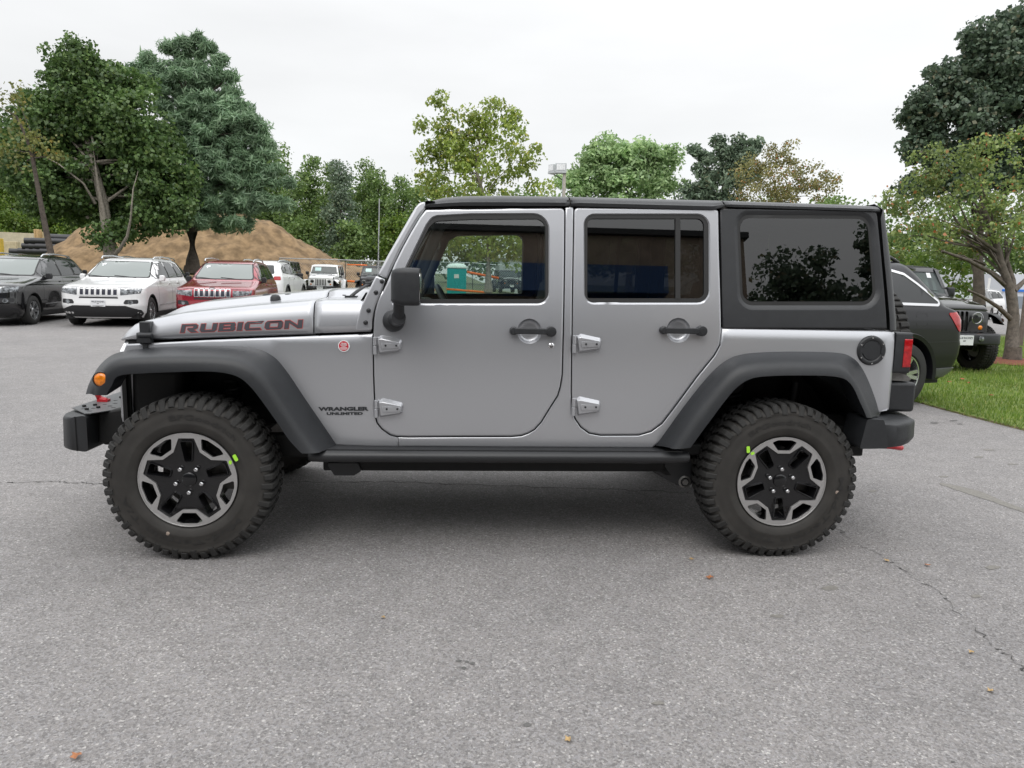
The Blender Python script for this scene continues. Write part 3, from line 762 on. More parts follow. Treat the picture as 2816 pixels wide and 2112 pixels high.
# hood latch
def latch(sg):
    def Y(y): return y if sg > 0 else 2*YC-y
    m_ = MB(); x = -.265; ye = yf(x)+.02
    def bx(a, b): 
        y0, y1 = sorted((Y(a[1]), Y(b[1]))); m_.box((a[0], y0, a[2]), (b[0], y1, b[2]))
    lx_, lz_ = un(402, 910, ye-.02)
    bx((lx_-.030, ye-.030, lz_-.01), (lx_+.022, ye+.03, lz_+.046)); bx((lx_-.042, ye-.040, lz_-.062), (lx_+.026, ye+.01, lz_-.008))
    bx((lx_-.018, ye-.032, lz_-.100), (lx_+.006, ye-.01, lz_-.050)); bx((lx_-.044, ye-.038, lz_-.128), (lx_+.012, ye+.015, lz_-.096))
    m_.cyl((lx_-.050, Y(ye-.03), lz_-.112), (lx_+.016, Y(ye-.03), lz_-.112), .017, n=12); m_.cyl((lx_-.036, Y(ye-.03), lz_-.022), (lx_+.032, Y(ye-.03), lz_-.022), .016, n=12)
    return m_.build('hood_latch', PLASTIC, ROOT, bevel=.005, seg=2)
latch(1); latch(-1)
for u, v, y in ((734, 814, .70), (757.5, 817, .60), (794, 814, .66), (948, 816, .62)):
    X, Z = un(u, v, y); m_ = MB(); m_.revolve([(0, .014), (.018, .011), (.027, 0), (.029, -.03)], 16, axis='Z', c=(X, y, Z)); m_.build('hood_bumper', PLASTIC, ROOT, smooth=60)

# windscreen bracket, frame and glass
brk = side(Bz([(1968, 585), (2060, 622), (2040, 700), (2003, 792), (1965, 880), (1942, 960), (1930, 1040), (1924, 1132), (1762, 1139), (1778, 1040), (1795, 980), (1822, 880), (1880, 760)]), -.006)
BR_ = panel('windscreen_bracket', rnd(brk, .006, 2), [], lambda x, z: prof(z)-.006, SILVER, ROOT, thick=.05, lip=.004, lipd=.003); FAR.append(BR_)
for p in Bz([(2030, 640), (1970, 752), (1895, 935), (1865, 1057)]):
    (X, Z), = side([p]); m_ = MB(); m_.revolve([(0, -.010), (.006, -.010), (.010, -.007), (.0115, 0)], 14, c=(X, prof(Z)-.006, Z)); m_.build('torx_bolt', STEEL, BR_, smooth=60)
pil = side(Mz([(1262, 190), (1266, 296), (1160, 452), (1020, 686), (900, 902), (780, 1152), (684, 1362), (545, 1298), (700, 1000), (900, 652), (1060, 372), (1115, 280), (1160, 228), (1205, 200)]), 0)
PIL = panel('windscreen_frame', rnd(pil, .004, 2), [], lambda x, z: prof(z)+.004, SILVER, ROOT, thick=.07, lip=.008, lipd=.006); FAR.append(PIL)
def wsx(z): return float(np.interp(z, [1.25, 1.408, 1.70, 1.771], [.785, .884, 1.072, 1.115]))
m_ = MB()
m_.loft([[(wsx(z)+dx, .27+i*(2*YC-.54)/10, z+dz+.012*sin(pi*i/10)) for i in range(11)] for z, dx, dz in ((1.70, 0, 0), (1.745, 0, 0), (1.775, .01, 0), (1.772, .05, 0), (1.73, .04, 0), (1.70, .03, 0))])
m_.loft([[(wsx(z)+dx, .24+i*(2*YC-.48)/10, z) for i in range(11)] for z, dx in ((1.26, -.0), (1.315, .0), (1.315, .04), (1.26, .04))])
m_.build('windscreen_header', SILVER, ROOT, smooth=40)
m_ = MB(); m_.loft([[(wsx(z)+.012, y, z) for y in (.24+.0, 2*YC-.24)] for z in (1.30, 1.72)]); m_.build('windscreen', CLEAR, ROOT)
for y0, y1 in ((.55, .62), (1.20, 1.28)):          # wipers
    m_ = MB(); m_.box((.68, y0-.04, 1.258), (.74, y0+.03, 1.290)); m_.tube([(.705, y0, 1.285), (.74, y0+.01, 1.315), (.828, y0+.16, 1.385)], [.016, .013, .006], 6, flat=.6); m_.tube([(.80, y0-.16, 1.36), (.850, y0+.44, 1.375)], .007, 5)
    m_.build('wiper', PLASTIC, ROOT, smooth=40)
# aerial on the far cowl
m_ = MB(); m_.cyl((.72, 1.655, 1.16), (.722, 1.665, 1.22), .016, .010, n=10); m_.tube([(.722, 1.665, 1.2), (.728, 1.672, 1.5), (.735, 1.68, 1.925)], [.0042, .0036, .003], 6); m_.build('aerial', CHROME, ROOT, smooth=60)

# ------------------------------------------------------------------ hardtop and roof
ht = side(Fz([(893, 152), (900, 400), (906, 700), (909, 836)]), .004)
htr = side(Fz([(1845, 836), (1828, 600), (1808, 380), (1790, 200), (1781, 166)]), .004)
PH = lambda x, z: prof(z)+.004
hpoly = ht+[(p[0], p[1]) for p in htr]
HTOP = panel('hardtop_side', hpoly, [qw_out], PH, HARDTOP, ROOT, thick=.03, lip=.003, lipd=.003, hlip=.022, hlipd=.016, grid=.06)
flat('window_seal', offs(qw_out, .003), lambda x, z: prof(z)+.019, SEAL, HTOP, holes=[offs(qw_in, -.004)], thick=.004, grid=.08)
flat('quarter_window', qw_in, lambda x, z: prof_flat(z)+.017, TINT, HTOP)
def ztop(x): return float(np.interp(x, [1.12, 1.15, 1.20, 1.30, 1.5, 1.85, 2.6, 3.3, 3.46, 3.50, 3.53], [1.764, 1.780, 1.796, 1.808, 1.817, 1.822, 1.826, 1.825, 1.822, 1.812, 1.79]))
def zbot(x): return float(np.interp(x, [1.12, 1.3, 1.84, 2.60, 2.62, 2.64, 3.5], [1.742, 1.755, 1.769, 1.773, 1.783, 1.790, 1.790]))
def roof_rows(x0, x1, n, drip=True):
    rows = []
    for x in np.linspace(x0, x1, n):
        zt, zb = ztop(x), zbot(x); h = zt-zb
        hf = [(.285, zb-.002), (.262-(.008 if drip else 0), zb), (.262-(.010 if drip else 0), zb+h*.24), (.270, zb+h*.30), (.282, zb+h*.55), (.305, zb+h*.78), (.345, zb+h*.95), (.42, zt+.004), (.60, zt+.014), (YC, zt+.020)]
        rows.append([(x, y, z) for y, z in hf]+[(x, 2*YC-y, z) for y, z in hf[-2::-1]])
    return rows
for x0, x1, n, dr in ((1.122, 1.838, 26, True), (1.846, 2.632, 14, True)):
    m_ = MB(); m_.loft(roof_rows(x0, x1, n, dr)); o = m_.build('roof_panel', HARDTOP, ROOT, smooth=38, weld=False); so = o.modifiers.new('sheet', 'SOLIDIFY'); so.thickness = .006; so.offset = 0
m_ = MB(); m_.loft(roof_rows(2.640, 3.462, 20, False)); o = m_.build('hardtop_roof', HARDTOP, ROOT, smooth=38, weld=False); so = o.modifiers.new('sheet', 'SOLIDIFY'); so.thickness = .006; so.offset = 0
m_ = MB(); m_.box((2.62, .268, 1.75), (2.65, 2*YC-.268, 1.80)); m_.box((1.83, .275, 1.74), (1.85, 2*YC-.275, 1.80)); m_.box((1.14, .29, 1.725), (3.44, .33, 1.76)); m_.box((1.14, 2*YC-.33, 1.725), (3.44, 2*YC-.29, 1.76))
m_.box((1.13, .30, 1.752), (3.45, 2*YC-.30, 1.762)); m_.build('roof_lining', TRIM, ROOT)
def xrear(z): return float(np.interp(z, [1.178, 1.19, 1.492, 1.761, 1.80, 1.82, 1.834], [3.582, 3.582, 3.553, 3.517, 3.508, 3.498, 3.486]))
rows = []
for z in list(np.linspace(1.179, 1.80, 14))+[1.815, 1.828, 1.836]:
    x1 = xrear(z); xs = x1-.058 if z < 1.80 else x1-.02; xa = max(xs, float(np.interp(z, [1.18, 1.79], [3.520, 3.468])))
    y0 = prof(z)+.004 if z < 1.79 else .262+(z-1.79)*1.6; r = []
    for k in range(7):
        a = k/6*pi/2; r.append((xa+(x1-xa)*sin(a), y0+.055*(1-cos(a)), z))
    r.append((x1+.004, YC, z)); r += [(x, 2*YC-y, z) for x, y, z in r[-2::-1]]; rows.append(r)
m_ = MB(); m_.loft(rows); HC = m_.build('hardtop_corner', HARDTOP, ROOT, smooth=50, weld=False)
# tailgate and rear body
m_ = MB(); m_.box((3.515, .215, .60), (3.548, 2*YC-.215, 1.176)); m_.build('tailgate', SILVER, ROOT, bevel=.01)
m_ = MB(); m_.box((3.548, .95, .9), (3.66, 1.05, 1.15)); m_.box((3.548, .75, .98), (3.66, 1.15, 1.08)); m_.build('spare_carrier', STEEL, ROOT, bevel=.01)
m_ = MB(); m_.box((3.552, .205, .742), (3.725, .52, .902)); m_.build('licence_bracket', PLASTIC, ROOT, bevel=.018, seg=3)
m_ = MB(); m_.prism(rnd([(3.55, .952), (3.60, .956), (3.665, .942), (3.70, .918), (3.68, .908), (3.55, .912)], .008, 3), .215, .32); m_.build('tailgate_hinge_arm', IRON, ROOT, bevel=.006)

# fuel door
fx, fz = side([(2395.5, 964)])[0]; fy = prof(fz)
m_ = MB(); m_.revolve([(.050, -.004), (.056, -.010), (.070, -.011), (.076, -.006), (.078, .004)], 44, c=(fx, fy, fz)); FU = m_.build('fuel_door', STEEL, ROOT, smooth=50)
m_ = MB(); m_.revolve([(0, -.009), (.048, -.009), (.0515, -.004)], 40, c=(fx, fy, fz)); m_.box((fx-.066, fy-.0125, fz-.014), (fx-.048, fy-.006, fz+.014)); m_.box((fx+.048, fy-.0125, fz-.014), (fx+.066, fy-.006, fz+.014)); m_.build('fuel_flap', PLASTIC, FU, smooth=40)
for k in range(6):
    a = pi/2+k*pi/3+.05; m_ = MB(); m_.revolve([(0, -.014), (.004, -.013), (.005, -.008)], 8, c=(fx+.0665*cos(a), fy, fz+.0665*sin(a))); m_.build('fuel_door_bolt', CHROME, FU)
# tail lamps
m_ = MB(); rr = rnd([(.175, .955), (.30, .955), (.30, 1.165), (.175, 1.168)], .012, 3)
m_.prism(rr, 3.565, 3.655, 'YZ'); TL = m_.build('tail_lamp', PLASTIC, ROOT, bevel=.008, seg=3)
m_ = MB(); m_.prism(rnd([(.172, .985), (.285, .985), (.285, 1.135), (.172, 1.135)], .006, 3), 3.612, 3.655, 'YZ'); m_.prism(rnd([(.182, .965), (.292, .965), (.292, 1.155), (.182, 1.155)], .006, 2), 3.640, 3.660, 'YZ'); m_.build('lamp_lens', LENSR, TL, bevel=.003)
FAR.append(TL)

# badges
fb = bvh_of([FEN])
bx0, bz0 = side([(946, 951.5)], fn=YFn)[0]
BD = decal('trail_badge', [(circ(bx0, bz0, .0290), [])], fb, 'Y', WHITE, FEN, off=.004, thick=.002)
decal('badge_field', [(circ(bx0, bz0, .0240), [])], fb, 'Y', REDE, FEN, off=.0052, thick=0)
decal('badge_mountain', [([(bx0-.021, bz0-.010), (bx0-.009, bz0-.001), (bx0, bz0+.003), (bx0+.012, bz0-.003), (bx0+.021, bz0-.010), (bx0+.012, bz0-.019), (bx0-.012, bz0-.019)], [])], fb, 'Y', mat('badge_pink', (.62, .35, .36), .4), FEN, off=.0058, thick=0)
ybd = YFn(bx0, bz0)-.0064
for s_, dz_, hh in (('TRAIL', .0105, .0065), ('RATED', .0025, .0065)):
    word('badge_lettering', s_, lambda x, y, dz_=dz_: (bx0-.0155+x, ybd, bz0+dz_+y), WHITE, FEN, width=.031, height=hh, bold=.03)
def fen_word(nm, s_, u0, u1, v0, v1, bold):
    (xa, za), (xb, zb) = side([(u0, v1), (u1, v1-(u1-u0)*.004)], fn=YFn); (xc, zc), = side([(u0, v0)], fn=YFn)
    def f(x, y):
        t = x/(xb-xa); X = xa+x; Z = za+(zb-za)*t+y; return (X, YFn(X, Z)-.003, Z)
    word(nm, s_, f, DECAL2, FEN, width=xb-xa, height=zc-za, bold=bold)
DECAL2 = mat('dark_grey_emblem', (.030, .033, .036), .35)
fen_word('model_lettering', 'WRANGLER', 875.5, 1014, 1119, 1129, .055)
fen_word('model_lettering', 'UNLIMITED', 898.5, 998, 1133.5, 1140.5, .045)

# ------------------------------------------------------------------ mirrors
rows = []
for x, sy, sz, dy in ((.976, .50, .66, .012), (.983, .74, .82, .006), (.998, .90, .92, .002), (1.03, .97, .975, 0), (1.080, .98, .98, 0), (1.098, .97, .97, 0), (1.108, .93, .945, 0)):
    cz = 1.350+(-.004 if x < .98 else 0); r = rnd([(-.085*sy, -.086*sz), (.085*sy, -.086*sz), (.085*sy, .086*sz), (-.085*sy, .086*sz)], .028*sy, 4)
    rows.append([(x, .015+a, cz+b+(.004 if b > 0 else -.002)) for a, b in r])
m_ = MB(); m_.loft(rows, True, True); MI = m_.build('door_mirror', PLASTIC, FD, smooth=50)
m_ = MB(); m_.prism(rnd([(-.055, 1.285), (.085, 1.285), (.085, 1.415), (-.055, 1.415)], .02, 4), 1.109, 1.1105, 'YZ'); m_.build('mirror_glass', CHROME, FD)
ax_, az_ = un(1097, 858, .05)
m_ = MB(); m_.tube([(ax_, .03, 1.30), (ax_, .045, 1.255), (ax_-.001, .058, az_-.012), (ax_-.002, .075, 1.205)], [.027, .026, .027, .031], 14)
bx_, bz_ = side([(1083, 882)])[0]
m_.revolve([(0, -.050), (.030, -.046), (.048, -.030), (.0545, -.010), (.056, .006)], 30, c=(bx_, prof(bz_), bz_)); m_.cyl((ax_, .045, 1.205), (bx_+.008, prof(bz_), bz_+.006), .034, .040, n=18)
m_.build('mirror_arm', PLASTIC, FD, smooth=50)

# ------------------------------------------------------------------ front end
ge = [(.315, .66), (.345, .60), (2*YC-.345, .60), (2*YC-.315, .66), (2*YC-.310, .99), (2*YC-.345, 1.050), (2*YC-.42, 1.075), (YC, 1.092), (.42, 1.075), (.345, 1.050), (.310, .99)]
slots = [rnd([(YC+k*.082-.026, .70), (YC+k*.082+.026, .70), (YC+k*.082+.026, 1.035), (YC+k*.082-.026, 1.035)], .022, 4) for k in range(-3, 4)]
lamps = [circ(YC+s*.435, .925, .094) for s in (-1, 1)]; turn = [circ(YC+s*.50, .765, .042) for s in (-1, 1)]
vo, fs, _ = tri2d(rnd(ge, .03, 4), slots+lamps+turn, grid=.06)
m_ = MB(); gx = lambda y, z: float(np.interp(z, [.6, .9, 1.0, 1.05, 1.10], [-.418, -.414, -.404, -.386, -.350]))-.018*(1-((y-YC)/.64)**2)
m_.add([(gx(y, z), y, z) for y, z in vo], fs)
for h in [rnd(ge, .03, 4)]+slots+lamps+turn:
    q = len(h); m_.add([(gx(y, z), y, z) for y, z in h]+[(gx(y, z)+.06, y, z) for y, z in h], [(i, (i+1) % q, (i+1) % q+q, i+q) for i in range(q)])
m_.build('grille', SILVER, ROOT, smooth=35)
m_ = MB(); m_.box((-.372, .36, .62), (-.366, 2*YC-.36, 1.05)); m_.build('radiator', BLACK, ROOT)
for s in (-1, 1):
    y = YC+s*.435
    m_ = MB(); m_.revolve([(.094, -.0), (.090, .0), (.080, .02), (.045, .045), (0, .055)], 32, axis='X', c=(-.41, y, .925)); hl_ = m_.build('headlight', BEZEL, ROOT, smooth=60)
    m_ = MB(); m_.revolve([(.097, .005), (.099, -.008), (.092, -.010), (.090, .004)], 32, axis='X', c=(-.418, y, .925)); m_.build('headlight_ring', CHROME, hl_, smooth=60)
    m_ = MB(); m_.revolve([(.091, 0), (.06, -.014), (0, -.02)], 32, axis='X', c=(-.415, y, .925)); m_.build('headlight_glass', LAMPG, hl_, smooth=60)
    m_ = MB(); m_.revolve([(.040, .01), (.038, -.004), (.02, -.012), (0, -.014)], 20, axis='X', c=(-.425, YC+s*.50, .765)); m_.build('turn_signal', AMBER, ROOT, smooth=60)
# steel front bumper
rows = []
for y in (.225, .24, .27, .34, .50, .70, 1.18, 1.38, 1.54, 1.61, 1.64, 1.66):
    t = abs(y-YC); xf = float(np.interp(t, [0, .45, .60, .68, .705, .72], [-.735, -.735, -.716, -.682, -.650, -.622])); xb = -.545 if t > .40 else -.50
    zt, zb = .682, (.495 if t > .42 else .50)
    r = rnd([(xf, zb+.01), (xb, zb), (xb, zt), (xf+.006, zt-.012)], .016, 3); rows.append([(a, y, b) for a, b in r])
m_ = MB(); m_.loft(rows, True, True); FB = m_.build('front_bumper', STEEL, ROOT, smooth=40)
m_ = MB(); m_.prism([(.27, -.56), (.27, -.53), (.36, -.42), (2*YC-.36, -.42), (2*YC-.27, -.53), (2*YC-.27, -.56)], -.0, .0) if False else None
tp = [(-.70, .40), (-.56, .245), (-.535, .25), (-.43, .42), (-.43, 2*YC-.42), (-.535, 2*YC-.25), (-.56, 2*YC-.245), (-.70, 2*YC-.40)]
holes_ = [rnd([(x, y), (x+.022, y), (x+.022, y+.018), (x, y+.018)], .003, 1) for x, y in ((-.64, .36), (-.60, .38), (-.58, .30), (-.55, .45), (-.51, .40), (-.60, .50), (-.56, .53), (-.52, .56), (-.48, .50), (-.60, .62))]
holes_ += [[(x, 2*YC-y) for x, y in h[::-1]] for h in holes_]
m_ = MB(); m_.prism(tp, .6835, .688, 'XY', holes=holes_); m_.build('bumper_plate', mat('grey_steel_top', (.10, .103, .108), .40), FB)  # plate in a lighter grey than the bumper steel
for x, y in ((-.655, .43), (-.62, .47), (-.60, .345), (-.57, .40), (-.655, .66), (-.60, .72)):
    for yy in (y, 2*YC-y): m_ = MB(); m_.cyl((x, yy, .686), (x, yy, .697), .010, n=8); m_.build('bumper_bolt', BLACK, FB)
m_ = MB(); m_.prism([(-.600, .50), (-.596, .50), (-.596, .675), (-.600, .675)], .2225, .228); m_.build('bumper_seam', BLACK, FB)
for s in (0, 1):
    y = .60 if not s else 2*YC-.60
    m_ = MB(); m_.tube([(-.625, y, .690), (-.655, y, .700), (-.668, y, .730), (-.662, y, .770), (-.640, y, .785), (-.612, y, .775)], [.017, .019, .018, .016, .014, .011], 10); m_.box((-.665, y-.018, .686), (-.610, y+.018, .700)); m_.build('tow_hook', RED, ROOT, smooth=60)
    yy = .33 if not s else 2*YC-.41
    m_ = MB(); m_.prism([(-.545, .515), (-.54, .675), (-.42, .70), (-.30, .62), (-.42, .53)], yy, yy+.08); m_.build('bumper_bracket', BLACK, ROOT, bevel=.01)
    m_ = MB(); a, b = (.30, .50) if not s else (2*YC-.50, 2*YC-.30); m_.box((-.36, a, .64), (-.10, b, .92)); m_.build('washer_tank', BLACK, ROOT, bevel=.04, seg=3)
# rear bumper
rows = []
for y in (.030, .036, .06, .12, .30, .6, 1.286, 1.586, 1.766, 1.826, 1.850, 1.856):
    t = abs(y-YC); xr = float(np.interp(t, [0, .60, .78, .85, .895, .913], [3.735, 3.735, 3.710, 3.660, 3.590, 3.53])); xf = 3.40 if t > .74 else 3.50
    zt = float(np.interp(t, [.0, .86, .913], [.735, .732, .712])); r = rnd([(xf, .59), (xr-.03, .590), (xr, .625), (xr-.004, zt-.01), (xf, zt)], [.008, .02, .02, .02, .008], 3)
    rows.append([(a, y, b) for a, b in r])
m_ = MB(); m_.loft(rows, True, True); RB = m_.build('rear_bumper', PLASTIC, ROOT, smooth=45)
for s in (0, 1):
    y0, y1 = (.012, .20) if not s else (2*YC-.20, 2*YC-.012); m_ = MB()
    m_.prism(rnd([(3.325, .585), (3.475, .588), (3.465, .66), (3.440, .735), (3.352, .738)], .012, 3), y0, y1); m_.build('bumper_end', PLASTIC, RB, smooth=40, bevel=.006)
m_ = MB(); m_.box((3.50, .30, .60), (3.56, 1.6, .76)); m_.box((3.30, .22, .60), (3.41, .30, .66)); m_.build('bumper_mount', BLACK, RB)
for z in (.655, .622):
    m_ = MB(); X, Z = un(2356, 1188 if z > .64 else 1202, .215); m_.cyl((X, .205, Z), (X, .24, Z), .0095, n=10); m_.build('mount_bolt', IRON, RB)
for y in (.34, 2*YC-.34):
    m_ = MB(); m_.tube([(3.60, y-.03, .535), (3.69, y-.035, .530), (3.745, y-.02, .520), (3.762, y, .515), (3.745, y+.02, .520), (3.69, y+.035, .530), (3.60, y+.03, .535)], [.015]*7, 8); m_.box((3.55, y-.03, .53), (3.66, y+.03, .60)); m_.build('tow_hook', RED, ROOT, smooth=60)

# ------------------------------------------------------------------ wheels
W1 = make_wheel(90, ROOT, (0, .1575, .4035)); W2 = make_wheel(-90, ROOT, (2.947, .1575, .4035))
for Wp in (W1, W2): attach(Wp, ROOT)
for Wp, a, a2 in ((W1, 26.6, 24.0), (W2, 138.6, 138.0)):
    for r_p, aa, le, wi, yy in ((.258, a, .017, .0085, -.1265), (.222, a2, .010, .007, -.1155)):
        c_ = Vector(pol(r_p, aa)); dr = Vector(pol(1, aa-90 if Wp is W1 and le > .015 else aa+(60 if le < .015 else -42))); dn = Vector((-dr.y, dr.x))
        pts = rnd([tuple(c_+dr*i*le+dn*j*wi) for i, j in ((-1, -1), (1, -1), (1, 1), (-1, 1))], .006, 3)
        m_ = MB(); m_.prism(pts, yy-.0025, yy); m_.build('paint_mark', GREEN, Wp, local=True)
for Wp, sp in ((W1, (('BFGoodrich', 103, 62), ('Mud-Terrain T/A', -38, 128))), (W2, (('BFGoodrich', 128, 62), ('Mud-Terrain T/A', 5, 128)))):
    for s_, a0, spn in sp: arc_text(s_, Wp, a0, spn, .300 if spn < 100 else .296, .024)
dust = mat('dry_mud_spot', (.30, .24, .20), .9)
for Wp, (x, z) in ((W1, (-.100, -.262)), (W2, (.292, -.052))):
    m_ = MB(); m_.revolve([(0, -.003), (.006, -.002), (.010, 0)], 9, c=(x, -.127, z)); m_.build('mud_spot', dust, Wp, local=True)
def mirror_copy(o, parent):
    c = copy_tree(o, parent, skip=('paint_mark', 'mud_spot')); c.scale.y = -1; c.location.y = 2*YC-o.location.y; return c
mirror_copy(W1, ROOT); mirror_copy(W2, ROOT)
SPW = copy_tree(W1, ROOT, skip=('paint_mark', 'mud_spot')); SPW.name = 'spare_wheel'
SPW.rotation_euler = (0, 0, radians(90)); SPW.location = (3.785, YC, 1.02); SPW.data = SPW.data
for o in FAR: mirror_copy(o, ROOT)
for o in (FD, RD, BODY, FEN, HTOP):
    c = copy_tree(o, ROOT, skip=('trail_badge', 'badge_field', 'badge_mountain', 'badge_lettering', 'model_lettering', 'lettering', 'lettering_outline')); c.scale.y = -1; c.location.y = 2*YC

# ------------------------------------------------------------------ cabin
def seat(x, y):
    m_ = MB(); rot = Matrix.Rotation(radians(14), 3, 'Y')
    m_.box((x-.25, y-.24, .78), (x+.25, y+.24, .93)); s_ = m_.build('seat', SEATM, ROOT, bevel=.05, seg=4)
    m_ = MB(); m_.box((x+.20, y-.235, .90), (x+.32, y+.235, 1.42), rot=rot, c=(x+.26, y, .92)); m_.build('backrest', SEATM, s_, bevel=.05, seg=4)
    m_ = MB(); m_.box((x+.33, y-.13, 1.44), (x+.42, y+.13, 1.60), rot=rot, c=(x+.375, y, 1.5)); m_.build('headrest', SEATM, s_, bevel=.035, seg=4)
seat(1.52, .62); seat(1.52, 2*YC-.62)
m_ = MB(); m_.box((2.38, .36, .80), (2.86, 2*YC-.36, .95)); s_ = m_.build('rear_seat', SEATM, ROOT, bevel=.05, seg=3)
m_ = MB(); m_.box((2.80, .36, .92), (2.92, 2*YC-.36, 1.42), rot=Matrix.Rotation(radians(12), 3, 'Y'), c=(2.86, YC, .95)); m_.build('backrest', SEATM, s_, bevel=.04, seg=3)
for y in (.60, 2*YC-.60):
    m_ = MB(); m_.box((2.93, y-.12, 1.44), (3.01, y+.12, 1.58)); m_.build('headrest', SEATM, s_, bevel=.03, seg=3)
m_ = MB(); m_.box((.84, .26, .98), (1.12, 2*YC-.26, 1.235)); m_.box((.98, .42, 1.2), (1.15, .80, 1.285)); m_.build('dashboard', TRIM, ROOT, bevel=.05, seg=4)
m_ = MB(); ring = [Vector((1.255, .62, 1.185))+Matrix.Rotation(radians(-28), 3, 'Y')@Vector((0, .185*cos(a), .185*sin(a))) for a in np.linspace(0, 2*pi, 33)]
m_.tube(ring, .016, 8, cap=False); m_.tube([ring[0], ring[16]], .014, 6); m_.tube([ring[24], (1.23, .62, 1.18)], .014, 6); m_.tube([(1.27, .62, 1.18), (1.05, .62, 1.12)], .04, 10); m_.build('steering_wheel', PLASTIC, ROOT, smooth=60)
m_ = MB()
for y in (.36, 2*YC-.36):                         # roll bars
    m_.tube([(1.02, y-.02, 1.25), (1.19, y, 1.66), (1.30, y+.02, 1.725), (1.9, y+.02, 1.735), (2.8, y+.02, 1.73), (3.2, y+.01, 1.62), (3.42, y, 1.2)], .030, 10)
    m_.tube([(1.86, y+.02, 1.735), (1.88, y-.02, 1.5), (1.90, y-.04, 1.0)], .034, 10)
m_.build('roll_bar', SEATM, ROOT, smooth=60)
m_ = MB(); m_.box((1.14, .82, 1.57), (1.17, 1.07, 1.64)); m_.build('rear_view_mirror', PLASTIC, ROOT, bevel=.015)
# ================================================================== the setting
def mat_asphalt():
    m = bpy.data.materials.new('asphalt'); m.use_nodes = True; nt = m.node_tree; N = nt.nodes; L = nt.links; b = N['Principled BSDF']
    tc = N.new('ShaderNodeTexCoord'); b.inputs['Roughness'].default_value = .88
    def noise(sc, det=4, rough=.6):
        n = N.new('ShaderNodeTexNoise'); n.inputs['Scale'].default_value = sc; n.inputs['Detail'].default_value = det; n.inputs['Roughness'].default_value = rough; L.new(tc.outputs['Object'], n.inputs[0]); return n
    def ramp(src, stops):
        r = N.new('ShaderNodeValToRGB'); e = r.color_ramp.elements; e[0].position, e[1].position = stops[0][0], stops[-1][0]
        e[0].color = (*stops[0][1], 1); e[1].color = (*stops[-1][1], 1)
        for p, c in stops[1:-1]: q = e.new(p); q.color = (*c, 1)
        L.new(src, r.inputs[0]); return r
    v = N.new('ShaderNodeTexVoronoi'); v.inputs['Scale'].default_value = 138; L.new(tc.outputs['Object'], v.inputs[0])
    sp = N.new('ShaderNodeSeparateColor'); L.new(v.outputs['Color'], sp.inputs[0])
    st = ramp(sp.outputs[0], [(0, (.145, .138, .136)), (.35, (.216, .207, .203)), (.55, (.242, .228, .220)), (.78, (.252, .246, .250)), (.95, (.305, .293, .286)), (1, (.44, .425, .41))])
    f = noise(260, 3); fr = ramp(f.outputs['Fac'], [(.32, (.72, .72, .72)), (.68, (1.24, 1.24, 1.24))])
    l1 = noise(.55, 5); lr = ramp(l1.outputs['Fac'], [(.3, (.90, .90, .905)), (.7, (1.10, 1.09, 1.08))])
    l2 = noise(5, 5, .7); l2r = ramp(l2.outputs['Fac'], [(.28, (.88, .88, .88)), (.6, (1.05, 1.05, 1.05))])
    last = st.outputs[0]
    for r in (fr, lr, l2r):
        x = N.new('ShaderNodeMix'); x.data_type = 'RGBA'; x.blend_type = 'MULTIPLY'; x.inputs[0].default_value = 1; L.new(last, x.inputs[6]); L.new(r.outputs[0], x.inputs[7]); last = x.outputs[2]
    L.new(last, b.inputs['Base Color'])
    bp = N.new('ShaderNodeBump'); bp.inputs['Strength'].default_value = .5; bp.inputs['Distance'].default_value = .006; L.new(v.outputs['Distance'], bp.inputs['Height'])
    bp2 = N.new('ShaderNodeBump'); bp2.inputs['Strength'].default_value = .35; bp2.inputs['Distance'].default_value = .004; L.new(f.outputs['Fac'], bp2.inputs['Height']); L.new(bp.outputs[0], bp2.inputs['Normal'])
    L.new(bp2.outputs[0], b.inputs['Normal']); return m
ASPH = mat_asphalt()
def sheet(name, xs, ys, off, m, kind='structure', keep=None):
    V = [(x, y, terr(x, y)+off) for y in ys for x in xs]; n = len(xs); F = []
    for j in range(len(ys)-1):
        for i in range(n-1):
            if keep and not keep((xs[i]+xs[i+1])/2, (ys[j]+ys[j+1])/2): continue
            F.append((j*n+i, j*n+i+1, j*n+n+i+1, j*n+n+i))
    o = mk(name, V, F, m, None, smooth=60); o['kind'] = kind; return o
DIRT = mat('dry_ground', (.16, .135, .09), .95, vary=.2, vs=1.5, c2=(.10, .15, .05), bump=.3, bs=30)
sheet('ground', [-400, -150, -90, -60, -40, -20, 0, 5, 6, 7, 8, 9, 20, 60, 150, 400], [-300, -60, 0, 3, 10, 20, 30, 45, 60, 90, 150, 400], -.006, DIRT)
sheet('parking_lot', list(np.linspace(-60, 4, 33))+[5, 6, 7, 8, 9, 12, 18, 30, 60], [-40, -20, 0, 3, 8, 12, 16, 20, 24, 26.5, 27.5], .0, ASPH, keep=lambda x, y: not (x > 9 and y > 16))
sheet('far_road', [14, 30, 60, 110], [19, 24, 30, 40, 55, 64], .002, ASPH)
